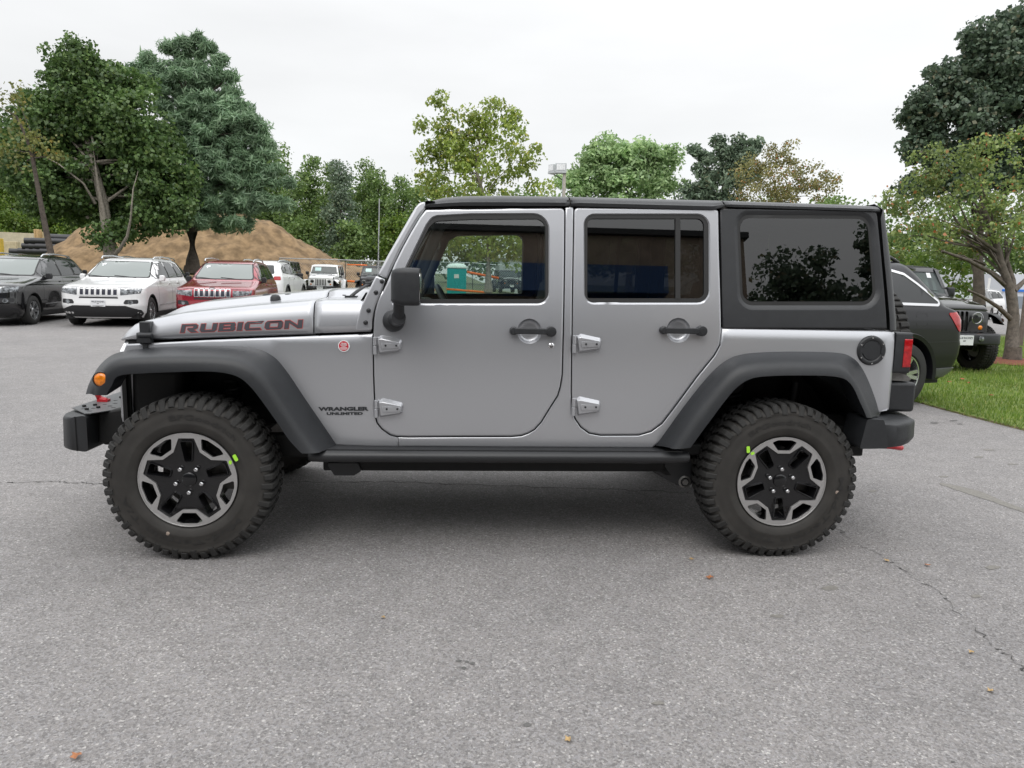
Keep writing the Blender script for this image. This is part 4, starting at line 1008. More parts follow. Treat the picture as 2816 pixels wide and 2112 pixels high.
# grass verge on the right
edge = [ground(u, v) for u, v in [(2530, 1106), (2568, 1125), (2662, 1141), (2725, 1163), (2816, 1185)]]
ge_ = [(7.9, 17), (7.3, 9), (7.1, 6.4), (6.98, 5.1), (6.96, 4.55), (6.97, 4.15), (6.99, 3.7), (7.02, 3.3), (7.15, 2.6), (7.6, 1.6), (8.6, .6), (10.5, -.1), (20, -.4), (22, 18), (14, 18)]
GRASSG = mat('grass_ground', (.075, .135, .020), .95, vary=.25, vs=9, c2=(.15, .19, .035), bump=.4, bs=60)
vo, fs, _ = tri2d(dens(ge_, .5), [], grid=.9, margin=.2)
gz = lambda x, y: .012+.012*(1+sin(x*.9)*cos(y*.7))
g = mk('grass_verge', [(x, y, gz(x, y)) for x, y in vo], fs, GRASSG, None, smooth=60); g['kind'] = 'structure'
q_ = dens(ge_, .5); g2_ = MB(); g2_.loft([[(x, y, gz(x, y)) for x, y in q_], [(x, y, -.02) for x, y in q_]], True); g2_.build('verge_edge', mat('verge_soil', (.22, .19, .10), .95, vary=.4, vs=8), g)
def blades(name, pts, hmin, hmax, cols, width=.006, zf=None):
    n = len(pts); a = rng.uniform(0, 2*pi, n); h = rng.uniform(hmin, hmax, n); ln = rng.uniform(.0, .6, n)*h; la = rng.uniform(0, 2*pi, n); wd = width*rng.uniform(.6, 1.5, n)
    z = np.array([zf(x, y) for x, y in pts]); V = np.zeros((n, 3, 3))
    V[:, 0, 0] = pts[:, 0]-np.cos(a)*wd; V[:, 0, 1] = pts[:, 1]-np.sin(a)*wd; V[:, 1, 0] = pts[:, 0]+np.cos(a)*wd; V[:, 1, 1] = pts[:, 1]+np.sin(a)*wd
    V[:, 2, 0] = pts[:, 0]+np.cos(la)*ln; V[:, 2, 1] = pts[:, 1]+np.sin(la)*ln; V[:, :2, 2] = (z-.005)[:, None]; V[:, 2, 2] = z+h
    return raw_mesh(name, V.reshape(-1, 3), 3, cols)
def raw_mesh(name, V, k, m, parent=None):
    n = len(V)//k; me = bpy.data.meshes.new(name); me.vertices.add(len(V)); me.vertices.foreach_set('co', V.astype(np.float32).ravel())
    me.loops.add(len(V)); me.loops.foreach_set('vertex_index', np.arange(len(V), dtype=np.int32)); me.polygons.add(n)
    me.polygons.foreach_set('loop_start', np.arange(0, len(V), k, dtype=np.int32)); me.update(); me.validate(); me.materials.append(m)
    o = bpy.data.objects.new(name, me); COL.objects.link(o); attach(o, parent); return o
def leafmat(name, c1, c2, c3=None, trans=.35, rough=.6):
    m = bpy.data.materials.new(name); m.use_nodes = True; nt = m.node_tree; N = nt.nodes; L = nt.links; N.remove(N['Principled BSDF'])
    g = N.new('ShaderNodeNewGeometry'); r = N.new('ShaderNodeValToRGB'); e = r.color_ramp.elements; e[0].color = (*c1, 1); e[1].color = (*c2, 1); e[1].position = .93 if c3 else 1
    if c3: q = e.new(1.0); q.color = (*c3, 1)
    L.new(g.outputs['Random Per Island'], r.inputs[0])
    tc = N.new('ShaderNodeTexCoord'); n = N.new('ShaderNodeTexNoise'); n.inputs['Scale'].default_value = .8; n.inputs['Detail'].default_value = 3; L.new(tc.outputs['Object'], n.inputs[0])
    mr = N.new('ShaderNodeMapRange'); mr.inputs['From Min'].default_value = .3; mr.inputs['From Max'].default_value = .7; mr.inputs['To Min'].default_value = .72; mr.inputs['To Max'].default_value = 1.3; L.new(n.outputs['Fac'], mr.inputs[0])
    vm = N.new('ShaderNodeVectorMath'); vm.operation = 'SCALE'; L.new(r.outputs[0], vm.inputs[0]); L.new(mr.outputs[0], vm.inputs['Scale'])
    d = N.new('ShaderNodeBsdfDiffuse'); t = N.new('ShaderNodeBsdfTranslucent'); gl = N.new('ShaderNodeBsdfGlossy'); gl.inputs['Roughness'].default_value = .45; gl.inputs[0].default_value = (.6, .6, .6, 1)
    L.new(vm.outputs[0], d.inputs[0]); L.new(vm.outputs[0], t.inputs[0]); x = N.new('ShaderNodeMixShader'); x.inputs[0].default_value = trans
    L.new(d.outputs[0], x.inputs[1]); L.new(t.outputs[0], x.inputs[2]); y = N.new('ShaderNodeMixShader'); y.inputs[0].default_value = .05; L.new(x.outputs[0], y.inputs[1]); L.new(gl.outputs[0], y.inputs[2])
    L.new(y.outputs[0], N['Material Output'].inputs[0]); return m
P = rng.uniform([6.9, -.3], [20, 17], (190000, 2)); P = P[inside(P, offs(ge_, .07))]; P = P[(P[:, 1] > .8*(P[:, 0]-7)-1.2)]
dd = np.hypot(P[:, 0]-1.3, P[:, 1]+3.4); P = P[rng.uniform(0, 1, len(P)) < np.clip((14/dd)**1.5, .12, 1)]
gb_ = blades('grass', P, .025, .075, leafmat('grass_blades', (.11, .205, .030), (.28, .38, .075), (.50, .45, .18), .4), .006, gz); gb_['kind'] = 'stuff'
tag(gb_, 'short mown green grass growing on the verge at the right', 'grass')

# cracks, patches and leaves on the asphalt
CRK = mat('crack_dark', (.055, .053, .050), .95)
def crack(pts, w=.004):
    P_ = [ground(u, v) for u, v in pts]; P2 = cat([(p.x, p.y) for p in P_], 10); rows = []
    for i, (x, y) in enumerate(P2):
        x += random.uniform(-.02, .02); y += random.uniform(-.02, .02); ww = w*random.uniform(.4, 1.3); rows.append([(x-ww*.3, y-ww, terr(x, y)+.003), (x+ww*.3, y+ww, terr(x, y)+.003)])
    m_ = MB(); m_.loft(rows); o = m_.build('asphalt_crack', CRK, None, smooth=0); o['kind'] = 'structure'
crack([(0, 1328), (60, 1327), (140, 1325), (220, 1328), (300, 1332)], .004)
crack([(780, 1325), (900, 1327), (1060, 1326), (1200, 1330), (1400, 1337), (1620, 1345), (1800, 1352), (1900, 1356)], .005)
crack([(2290, 1440), (2350, 1490), (2430, 1535), (2520, 1590), (2600, 1650), (2690, 1740), (2780, 1810), (2860, 1880)], .0035)
PATCH = mat('damp_patch', (.185, .175, .158), .8, vary=.2, vs=60)
TAR = mat('oil_spot', (.105, .102, .098), .7, vary=.3, vs=80)
def blob(u, v, ru, rv, m, name='oil_stain', n=18):
    pts = []
    for k in range(n):
        a = 2*pi*k/n; r = random.uniform(.72, 1.12); p = ground(u+ru*cos(a)*r, v+rv*sin(a)*r); pts.append((p.x, p.y))
    m_ = MB(); m_.add([(x, y, terr(x, y)+.002) for x, y in pts], [tuple(range(n))]); o = m_.build(name, m, None, smooth=0); o['kind'] = 'structure'
for u, v, ru, rv in ((1262, 1818, 9, 3.5), (1284, 1821, 6, 3), (1300, 1825, 8, 4), (1275, 1838, 8, 4), (2622, 1157, 12, 2), (2570, 1163, 11, 2), (2640, 1166, 8, 1.5), (1451, 1994, 12, 6), (2620, 2096, 6, 3)):
    blob(u, v, ru, rv, TAR)
m_ = MB(); c_ = [(2585, 1330), (2640, 1345), (2700, 1362), (2760, 1385), (2830, 1410)]; wv = [2, 7, 9, 6, 5]; rows = []
for (u, v), wd in zip(cat(c_, 4), np.interp(np.linspace(0, 4, 17), range(5), wv)):
    a = ground(u, v-wd); b = ground(u+random.uniform(-3, 3), v+wd); rows.append([(a.x, a.y, .002), (b.x, b.y, .002)])
m_.loft(rows); o = m_.build('damp_streak', PATCH, None, smooth=0); o['kind'] = 'structure'
for u, v, ru, rv in ((2720, 1237, 18, 2.2), (2692, 1257, 14, 2.4), (2785, 1277, 16, 1.8), (2595, 1311, 14, 2.2), (2280, 1618, 24, 7), (2139, 1695, 22, 5), (2731, 1561, 22, 6), (2400, 1351, 12, 3), (2685, 1640, 18, 5), (1810, 1935, 20, 5)): blob(u, v, ru, rv, PATCH)
LEAF = [mat('leaf_orange', (.34, .14, .06), .7, vary=.3, vs=90), mat('leaf_yellow', (.40, .27, .12), .7, vary=.3, vs=90), mat('leaf_red', (.38, .05, .03), .7, vary=.3, vs=90)]
def leaf(u, v, s, k, z0=.0, where='asphalt', lab=None):
    p = ground(u, v); m_ = MB(); a0 = random.uniform(0, 6); pts = []
    for i in range(10):
        a = a0+2*pi*i/10; r = .72*s*(1 if i % 2 == 0 else .55)*random.uniform(.8, 1.1); pts.append((p.x+r*cos(a), p.y+r*sin(a), z0+.006+random.uniform(0, .35)*s))
    m_.add(pts+[(p.x, p.y, z0+.010)], [(i, (i+1) % 10, 10) for i in range(10)]); o = m_.build('fallen_leaf', LEAF[k], None, smooth=0)
    tag(o, lab, 'leaf', 'fallen leaves')
for u, v, s, k, lab in ((1901, 1540, .022, 1, 'small yellow leaf on the asphalt nearest the rear tyre'), (1952, 1592, .030, 0, 'orange leaf on the open asphalt in front of the rear tyre'), (2438, 1545, .026, 1, 'tan leaf on the asphalt right of the rear tyre, left one of two'),
    (2550, 1557, .024, 0, 'small orange leaf on the asphalt far right of the rear tyre'), (210, 2087, .028, 0, 'orange-brown leaf in the bottom left corner of the asphalt'), (2724, 1904, .022, 1, 'tan leaf on the asphalt low at the right edge'),
    (2671, 1797, .020, 1, 'pale leaf beside the diagonal crack at the right'), (1563, 2038, .022, 1, 'pale leaf near the bottom centre of the asphalt'), (1054, 1701, .016, 1, 'tiny yellow leaf on the asphalt between the wheels, lower left')):
    leaf(u, v, s, k, 0, lab=lab)
for u, v, lab in ((2608, 1069, 'red leaf on the grass near the dark vehicle bumper'), (2660, 1071, 'orange-red leaf on the grass below the black vehicle tyre'), (2722, 1108, 'red leaf on the grass nearer the asphalt edge'), (2644, 1060, 'small orange leaf on the grass behind the others')):
    leaf(u, v, .05, 2, .09, lab=lab)

# ------------------------------------------------------------------ trees
BARKC = mat('crabapple_bark', (.125, .105, .088), .9, vary=.35, vs=14, bump=.6, bs=40)
BARK = mat('grey_bark', (.25, .225, .185), .9, vary=.3, vs=14, bump=.5, bs=40)
BARKD = mat('dark_bark', (.075, .060, .048), .9, vary=.3, vs=10, bump=.5, bs=30)
def leaves(centers, n, size, spread, aspect=1., droop=.0, up=.5):
    """n leaf-sized quads scattered round each clump centre"""
    C_ = np.repeat(np.asarray(centers)[:, :3], n, 0); R = np.repeat(np.asarray(centers)[:, 3], n)
    k = len(C_); d = rng.normal(size=(k, 3)); d /= np.linalg.norm(d, axis=1)[:, None]; r = rng.uniform(.15, 1, k)**.5
    P_ = C_+d*(R*r*spread)[:, None]*np.array([1, 1, .75])
    nrm = rng.normal(size=(k, 3))+d*.8+np.array([0, 0, up]); nrm /= np.linalg.norm(nrm, axis=1)[:, None]
    t = np.cross(nrm, rng.normal(size=(k, 3))); t /= np.linalg.norm(t, axis=1)[:, None]; b = np.cross(nrm, t)
    s = size*rng.uniform(.6, 1.35, k); t *= (s*aspect)[:, None]; b *= s[:, None]
    V = np.stack([P_-t*.5, P_-b*.45-t*.05, P_+t*.5, P_+b*.45-t*.05], 1); V[:, 2, 2] -= s*droop
    return V.reshape(-1, 3)
def clumps(lobes, per, rc, shell=.55):
    o = []
    for (c, rx, ry, rz) in lobes:
        k = max(4, int(per*(rx*rz+rx*ry+ry*rz)/3))
        d = rng.normal(size=(k, 3)); d /= np.linalg.norm(d, axis=1)[:, None]; r = rng.uniform(shell**3, 1, k)**(1/3)
        q = np.array(c)+d*r[:, None]*np.array([rx, ry, rz]); o.append(np.column_stack([q, rng.uniform(.6, 1.25, k)*rc]))
    return np.concatenate(o)
def lobe(u, v, ru, rv, D, dd=0., deep=1.):
    p = atd(u, v, D+dd); s = D/FP; return ((p.x, p.y, p.z), ru*s, (ru+rv)/2*s*deep, rv*s)
def limb(mb, pts, r0, r1, n=8):
    k = len(pts); mb.tube(pts, [r0+(r1-r0)*(i/(k-1))**.8 for i in range(k)], n)
def tree(name, label, cat_, D, base, trunk, lobes, lm, bark, per=9, n=60, size=.13, rc=.55, aspect=1., tr=.16, group=None, branches=12, shell=.5, spread=1., droop=.1, extra=()):
    """trunk: traced points of the stem; lobes: (u, v, ru, rv[, depth shift])"""
    b = ground(*base) if len(base) == 2 else Vector(base)
    root = thing(name, label, cat_, (b.x, b.y, b.z), group)
    T = [Vector((b.x, b.y, b.z-.1))]+[atd(u, v, D) for u, v in trunk]
    m_ = MB(); limb(m_, T, tr*1.15, tr*.28, 10); m_.revolve([(tr*1.4, -.05), (tr*1.25, .12), (tr*1.1, .3)], 10, 'Z', (b.x, b.y, b.z))
    LB = [lobe(*l[:4], D, *(l[4:])) for l in lobes]; cl = clumps(LB, per, rc, shell)
    tops = [a_.lerp(b_, t_) for a_, b_ in zip(T[len(T)//2:-1], T[len(T)//2+1:]) for t_ in (0, .35, .7)]+[T[-1]]
    for k in range(branches):
        q = cl[rng.integers(len(cl))]; s = tops[rng.integers(len(tops))]; e_ = Vector(q[:3]); s = s.copy(); s.z = min(s.z, e_.z-.1*(e_-s).length) if e_.z > T[1].z else s.z
        if (e_-s).length > 3.5: e_ = s+(e_-s)*(3.5/(e_-s).length)
        q1 = s.lerp(e_, .33)+Vector((random.uniform(-.15, .15), random.uniform(-.15, .15), random.uniform(-.05, .18)))*(e_-s).length*.5; q2 = s.lerp(e_, .68)+Vector((random.uniform(-.15, .15), random.uniform(-.15, .15), random.uniform(-.02, .16)))*(e_-s).length*.5
        limb(m_, [s, q1, q2, e_], tr*.24, tr*.04, 6)
    for ex in extra:
        limb(m_, [atd(u, v, D+dz) for u, v, dz in ex[0]], ex[1], ex[2], 8)
    m_.build('trunk', bark, root, smooth=60, weld=False)
    raw_mesh('crown', leaves(cl, n, size, spread, aspect, droop), 4, lm, root)
    return root
L_MAPLE = leafmat('maple_leaves', (.060, .118, .038), (.150, .240, .070), (.20, .27, .08), .35)
L_PINE = leafmat('pine_needles', (.150, .250, .145), (.33, .46, .28), None, .4)
L_WOOD = leafmat('wood_leaves', (0.101, 0.173, 0.054), (0.208, 0.308, 0.089), (0.284, 0.356, 0.107), .4)
L_WOODB = leafmat('bright_leaves', (.075, .145, .018), (.19, .28, .05), (.30, .30, .06), .45)
L_YEL = leafmat('yellow_green_leaves', (0.179, 0.262, 0.048), (0.414, 0.497, 0.124), (0.690, 0.607, 0.138), .45)
L_WILL = leafmat('grey_green_leaves', (0.216, 0.345, 0.152), (0.475, 0.624, 0.301), None, .4)
L_DARK = leafmat('dark_maple_leaves', (.062, .100, .066), (.150, .205, .130), (.24, .21, .13), .3)
L_CRAB = leafmat('crabapple_leaves', (0.116, 0.185, 0.059), (0.330, 0.408, 0.128), (0.583, 0.175, 0.078), .4)
L_RED = leafmat('bronze_leaves', (0.164, 0.179, 0.067), (0.359, 0.329, 0.135), (0.538, 0.179, 0.075), .4)
L_DCON = leafmat('dark_conifer', (.10, .15, .10), (.22, .29, .19), (.26, .25, .16), .3)

IZ = lambda p: zz(0, 80, 2.212, p)
# big maple at the left
tree('maple_tree', 'large dark green maple with a forked grey trunk, left of the bluish pine', 'tree', 30, atd(306, 745, 30),
     [(306, 712), (298, 660), (285, 560), (262, 470), (240, 380), (215, 280)],
     [(215, 190, 62, 75), (200, 290, 95, 95), (290, 290, 85, 80), (140, 400, 95, 80, .5), (240, 400, 130, 100, 1.2), (370, 360, 90, 100), (420, 450, 85, 90), (330, 480, 120, 90, 2.2), (420, 400, 60, 70, 1.2), (230, 330, 110, 90, 1.5), (280, 560, 130, 70, 2.6), (160, 520, 110, 60, 1.2), (100, 320, 70, 60, .6), (60, 370, 60, 55, 1), (50, 470, 60, 60, 1.2), (480, 500, 60, 60, .4), (250, 230, 90, 70, .5), (170, 500, 110, 70), (90, 450, 60, 80), (450, 560, 70, 70), (360, 590, 100, 60, 1.5), (130, 555, 60, 30, .5), (215, 130, 26, 26), (350, 235, 60, 45), (300, 640, 50, 30)],
     L_MAPLE, BARK, per=24, n=125, size=.155, rc=.60, tr=.30, branches=26, extra=(([(306, 708, 0), (330, 685, -.4), (350, 650, -.8), (360, 600, -1), (366, 520, -1.2), (380, 470, -1)], .10, .012), ([(300, 640, 0), (270, 520, -.4), (258, 400, -.5), (240, 320, 0)], .12, .02), ([(262, 560, -.2), (230, 505, -.8), (160, 450, -1.2), (120, 430, -1.2)], .06, .012)))
# pine
tree('pine_tree', 'tall bluish green white pine with a dark trunk, right of the dark maple', 'tree', 33, atd(530, 748, 33),
     [(530, 715), (528, 640), (524, 500), (518, 350), (515, 200)],
     [(600, 165, 14, 9), (628, 212, 18, 9), (645, 250, 18, 9), (655, 285, 20, 10), (672, 308, 22, 9), (695, 330, 22, 9), (714, 352, 20, 9), (735, 392, 22, 8), (742, 425, 26, 8), (757, 470, 30, 8), (775, 505, 34, 8), (770, 562, 40, 9), (720, 545, 40, 10), (402, 165, 14, 9), (385, 190, 16, 9), (470, 132, 12, 10), (545, 112, 12, 12), (575, 130, 12, 10), (505, 118, 10, 10), (520, 155, 52, 34), (515, 215, 78, 56), (440, 215, 50, 36), (530, 290, 88, 56), (590, 270, 40, 60), (545, 360, 110, 55), (650, 330, 60, 55), (560, 430, 90, 55), (665, 410, 62, 45), (600, 480, 110, 50), (690, 450, 40, 30), (700, 385, 34, 20), (715, 500, 40, 12), (745, 560, 40, 10), (600, 210, 26, 20), (625, 255, 26, 16), (560, 540, 80, 40), (660, 560, 90, 26), (600, 610, 95, 26), (500, 600, 60, 24)],
     L_PINE, BARKD, per=30, n=150, size=.065, rc=.40, aspect=5.5, tr=.32, branches=34, spread=1.0, droop=0, shell=.35)
# thin leaning tree
tree('leaning_tree', 'thin bare-stemmed tree leaning left with sparse yellowing leaves', 'tree', 26, atd(142, 748, 26),
     [(141, 700), (128, 640), (112, 560), (96, 470), (84, 410), (62, 355), (45, 320)],
     [(60, 370, 60, 22), (20, 300, 40, 45), (15, 390, 50, 50), (120, 385, 40, 14), (150, 425, 24, 9), (90, 415, 30, 10), (50, 250, 26, 26), (10, 450, 40, 50)],
     leafmat('yellowing_leaves', (.12, .14, .04), (.26, .27, .08), (.42, .26, .06), .4), BARKD, per=5, n=22, size=.13, rc=.45, tr=.12, branches=8)
# woods at the left behind the maple
def wood_tree(k, u, vtop, D, w, lm, label, group='trees of the wood', vb=750, bark=BARKD, n=46, size=.30, con=False):
    h = vb-vtop; L_ = []
    for j in range(7):
        t = j/6; ww = w*(1.0-.55*t) if not con else w*(1-.8*t); L_.append((u+random.uniform(-.2, .2)*w, vb-h*(.26+.66*t), ww*random.uniform(.8, 1.1), h*(.15 if not con else .12)))
    return tree('wood_tree' if not con else 'spruce_tree', label, 'tree', D, atd(u, vb+20, D), [(u, vb-h*.1), (u+random.uniform(-4, 4), vb-h*.5), (u, vtop+h*.15)], L_, lm, bark, per=6.5, n=int(n*1.5), size=size*.78, rc=1.0, tr=.20, branches=5, group=group, shell=.3)
for k, (u, vt, D, w) in enumerate(((-60, 380, 76, 70), (30, 430, 80, 70), (95, 470, 82, 60), (165, 500, 84, 60), (230, 480, 83, 60), (0, 560, 74, 55), (75, 580, 75, 45), (200, 590, 76, 45))):
    wood_tree(k, u, vt, D, w, L_WOODB, 'bright green leafy tree of the wood behind the big maple', 'bright trees behind the maple', vb=745)
WD = ((700, 445, 66, 60), (760, 425, 68, 62), (850, 440, 72, 60), (905, 470, 70, 50), (1040, 480, 74, 60), (1110, 490, 72, 55), (1000, 465, 76, 55), (640, 470, 68, 60), (810, 500, 64, 50), (1150, 520, 70, 50))
for k, (u, vt, D, w) in enumerate(WD): wood_tree(k, u, vt, D, w, L_WOOD, 'mid green leafy tree of the wood behind the dirt mound', 'trees behind the mound')
wood_tree(0, 940, 425, 62, 62, L_DCON, 'dark narrow spruce standing above the wood behind the dirt mound', 'trees behind the mound', con=True, size=.26, n=70)
wood_tree(0, 820, 600, 61, 55, L_WOOD, 'low bushy tree above the right slope of the mound', 'trees behind the mound')
wood_tree(0, 1080, 590, 61, 60, L_WOODB, 'bright low tree behind the wire fence', 'trees behind the mound')
wood_tree(0, 960, 610, 60, 50, L_WOOD, 'low dark tree behind the fence left of the spruce stem', 'trees behind the mound')
# a deep mass of wood closes the gaps further back
def mass(name, us, D, h0, h1, lm, lab):
    cl = []
    for u in us:
        for _ in range(7): q = atd(u+random.uniform(-25, 25), 745-random.uniform(0, h1 if random.random() < .5 else h0), D+random.uniform(-4, 4)); cl.append((*q, random.uniform(1.2, 2.2)))
    o = raw_mesh(name, leaves(np.array(cl), 80, .42, 1.1, 1., .1), 4, lm, None); tag(o, lab, 'wood', kind='stuff')
mass('far_wood', range(-80, 700, 22), 96, 150, 235, L_WOODB, 'dense far wood seen as one green mass at the left')
mass('far_wood', range(560, 1500, 22), 94, 150, 230, L_WOOD, 'dense far wood seen as one green mass behind the mound and fence')
mass('far_wood', range(1480, 2900, 26), 88, 120, 190, L_WOOD, 'dense far wood seen as one green mass behind the vehicle roof')
# centre trees above the roof
tree('boxelder_tree', 'open yellow-green tree rising above the front of the roof', 'tree', 28, atd(1343, 800, 28), [(1343, 760), (1342, 640), (1330, 540), (1310, 470), (1320, 380)],
     [(1220, 280, 26, 22), (1360, 285, 26, 18), (1425, 320, 30, 36), (1340, 350, 60, 36), (1230, 400, 70, 40), (1270, 330, 50, 28), (1180, 350, 42, 30), (1290, 385, 80, 40), (1400, 380, 50, 50), (1180, 420, 36, 30), (1240, 450, 80, 50), (1360, 460, 100, 45), (1450, 420, 30, 40), (1480, 505, 30, 30), (1300, 530, 120, 40), (1180, 510, 40, 40), (1270, 620, 90, 60), (1400, 620, 70, 70), (1330, 690, 50, 30), (1420, 700, 30, 30)],
     L_YEL, BARK, per=24, n=50, size=.13, rc=.45, tr=.13, branches=26, droop=.4)
tree('willow_tree', 'round grey-green leafy tree behind the middle of the roof', 'tree', 42, atd(1730, 800, 42), [(1730, 700), (1730, 600), (1725, 500)],
     [(1620, 440, 46, 34), (1850, 490, 44, 36), (1570, 490, 40, 34), (1680, 410, 45, 30), (1760, 430, 70, 40), (1690, 460, 90, 45), (1810, 455, 50, 40), (1840, 430, 28, 28), (1640, 480, 60, 50), (1740, 510, 110, 50), (1580, 520, 40, 40), (1720, 620, 130, 80)],
     L_WILL, BARK, per=18, n=70, size=.15, rc=.70, aspect=1.8, tr=.2)
tree('conifer_tree', 'dark blue-green conifer behind the rear of the roof', 'tree', 40, atd(1990, 800, 40), [(1990, 700), (1990, 560), (1985, 440)],
     [(1975, 392, 16, 14), (2035, 388, 12, 14), (2075, 405, 14, 16), (1915, 412, 16, 12), (2000, 410, 26, 22), (1950, 425, 34, 22), (2040, 420, 34, 26), (1960, 465, 50, 30), (2040, 470, 50, 40), (1980, 515, 70, 35), (1900, 540, 50, 22), (1990, 620, 90, 70)],
     L_DCON, BARKD, per=26, n=80, size=.13, rc=.5, aspect=2., tr=.2)
tree('ornamental_tree', 'bronze-tinged spreading tree behind the rear of the roof, right of the conifer', 'tree', 30, atd(2140, 800, 30), [(2140, 700), (2142, 600), (2135, 520)],
     [(2100, 440, 50, 36), (2170, 430, 30, 40), (2060, 480, 50, 40), (2150, 490, 90, 45), (2230, 480, 50, 36), (2280, 510, 24, 30), (2200, 530, 90, 30), (2090, 540, 90, 30), (2150, 600, 110, 50)],
     L_RED, BARK, per=36, n=46, size=.09, rc=.36, tr=.14)
# right-hand side
tree('big_maple_tree', 'very large dark maple towering over the right edge', 'tree', 21, atd(2693, 960, 21), [(2693, 900), (2692, 800), (2690, 700), (2700, 560), (2740, 400)],
     [(2800, 70, 60, 60), (2790, 90, 60, 60), (2700, 130, 60, 50), (2750, 170, 90, 80), (2600, 210, 50, 50), (2540, 300, 50, 50), (2500, 420, 30, 40), (2680, 240, 90, 70), (2580, 290, 70, 60), (2640, 340, 110, 80), (2780, 330, 110, 110), (2540, 360, 45, 50), (2560, 440, 60, 50), (2680, 440, 110, 70), (2860, 200, 110, 130), (2860, 420, 120, 120), (2510, 500, 36, 40), (2620, 520, 90, 40)],
     L_DARK, BARKD, per=34, n=120, size=.125, rc=.46, tr=.21, branches=24, extra=(([(2688, 760, 0), (2668, 690, .2), (2650, 600, .4)], .09, .05),))
CB = atd(2784, 984, 14.2)
tree('crabapple_tree', 'spreading crabapple with reddish fruit and a low forked trunk at the right', 'tree', 14.4, (CB.x, CB.y, .02), [(2784, 930), (2788, 870), (2776, 790), (2752, 720), (2735, 650), (2700, 560)],
     [(2560, 430, 50, 40), (2620, 410, 45, 30), (2700, 430, 60, 50), (2790, 400, 60, 50), (2520, 490, 50, 50), (2620, 490, 90, 50), (2740, 500, 100, 60), (2490, 560, 40, 45), (2560, 570, 80, 45), (2680, 580, 90, 50), (2800, 590, 70, 60), (2480, 620, 36, 40), (2560, 640, 60, 25), (2660, 650, 70, 25), (2450, 560, 20, 30), (2590, 700, 50, 18), (2500, 690, 60, 22), (2790, 670, 50, 22), (2700, 690, 60, 30, .4), (2640, 670, 80, 30, .5), (2760, 620, 60, 50, -.6), (2540, 640, 60, 40, -.4)],
     L_CRAB, BARKC, per=62, n=46, size=.064, rc=.24, tr=.128, branches=26, droop=.2,
     extra=(([(2775, 790, .1), (2730, 752, 0), (2660, 715, -.3), (2590, 690, -.6)], .07, .022), ([(2792, 880, 0), (2788, 820, 0), (2785, 770, .1), (2770, 720, .1), (2765, 650, .2)], .085, .03), ([(2788, 800, 0), (2830, 760, .2)], .06, .03), ([(2788, 885, 0), (2747, 846, -.1), (2700, 815, -.3), (2662, 798, -.5)], .055, .02)))
tree('small_shade_tree', 'small leafy tree filling the gap behind the black vehicle', 'tree', 24, atd(2620, 860, 24), [(2620, 830), (2618, 780)], [(2600, 700, 60, 30), (2660, 740, 50, 30), (2560, 730, 50, 30), (2640, 790, 40, 26), (2500, 720, 60, 26)], L_WOODB, BARK, per=9, n=60, size=.12, rc=.5, tr=.08, branches=5)
m_ = MB(); cb = ground(2790, 990); m_.revolve([(.85, .03), (.65, .06), (.0, .08)], 22, 'Z', (CB.x, CB.y, 0)); o = m_.build('mulch_ring', mat('red_mulch', (.17, .055, .03), .95, vary=.35, vs=30, bump=.6, bs=60), None); tag(o, 'ring of reddish bark mulch round the crabapple trunk', 'mulch')

# ------------------------------------------------------------------ dirt mound
H_ = [(-220, 705), (165, 707), (214, 672), (260, 630), (320, 606), (420, 590), (540, 580), (620, 584), (669, 596), (705, 600), (740, 612), (768, 628), (800, 650), (836, 673), (880, 696), (918, 713), (990, 730)]
MD = 50; prof_ = [(atd(u, v, MD).x, atd(u, v, MD).z) for u, v in H_]; my = atd(540, 600, MD).y
xs = np.linspace(prof_[1][0]-1.5, prof_[-1][0]+1, 130); ysn = np.linspace(-8.5, 8.5, 44); V = []; F = []
from mathutils import noise as mn
for j, yy in enumerate(ysn):
    for x in xs:
        h = float(np.interp(x, [p[0] for p in prof_], [p[1] for p in prof_])); h = max(0, h-terr(x, my)); t = max(0, 1-abs(yy)/8.3)
        wdt = 8.3*min(1, max(.06, h/2.6)); t = max(0, 1-abs(yy)/wdt); z = h*min(1, t*1.25); d = mn.fractal(Vector((x*.7, yy*.7, 0)), 1, 2.2, 5)*.26*min(1, z)+mn.noise(Vector((x*2.2, yy*2.2, 5)))*.13*min(1, z)-abs(mn.noise(Vector((x*.9+yy*.5, yy*.6, 9))))*.30*min(1, z)
        V.append((x, my+yy, terr(x, my)+max(-.1, z+d)))
n = len(xs); F = [(j*n+i, j*n+i+1, j*n+n+i+1, j*n+n+i) for j in range(43) for i in range(n-1)]
o = mk('dirt_mound', V, F, mat('brown_dirt', (.190, .122, .060), .95, vary=.38, vs=1.6, c2=(.285, .190, .100), bump=1., bs=7), None, smooth=60); o['kind'] = 'structure'

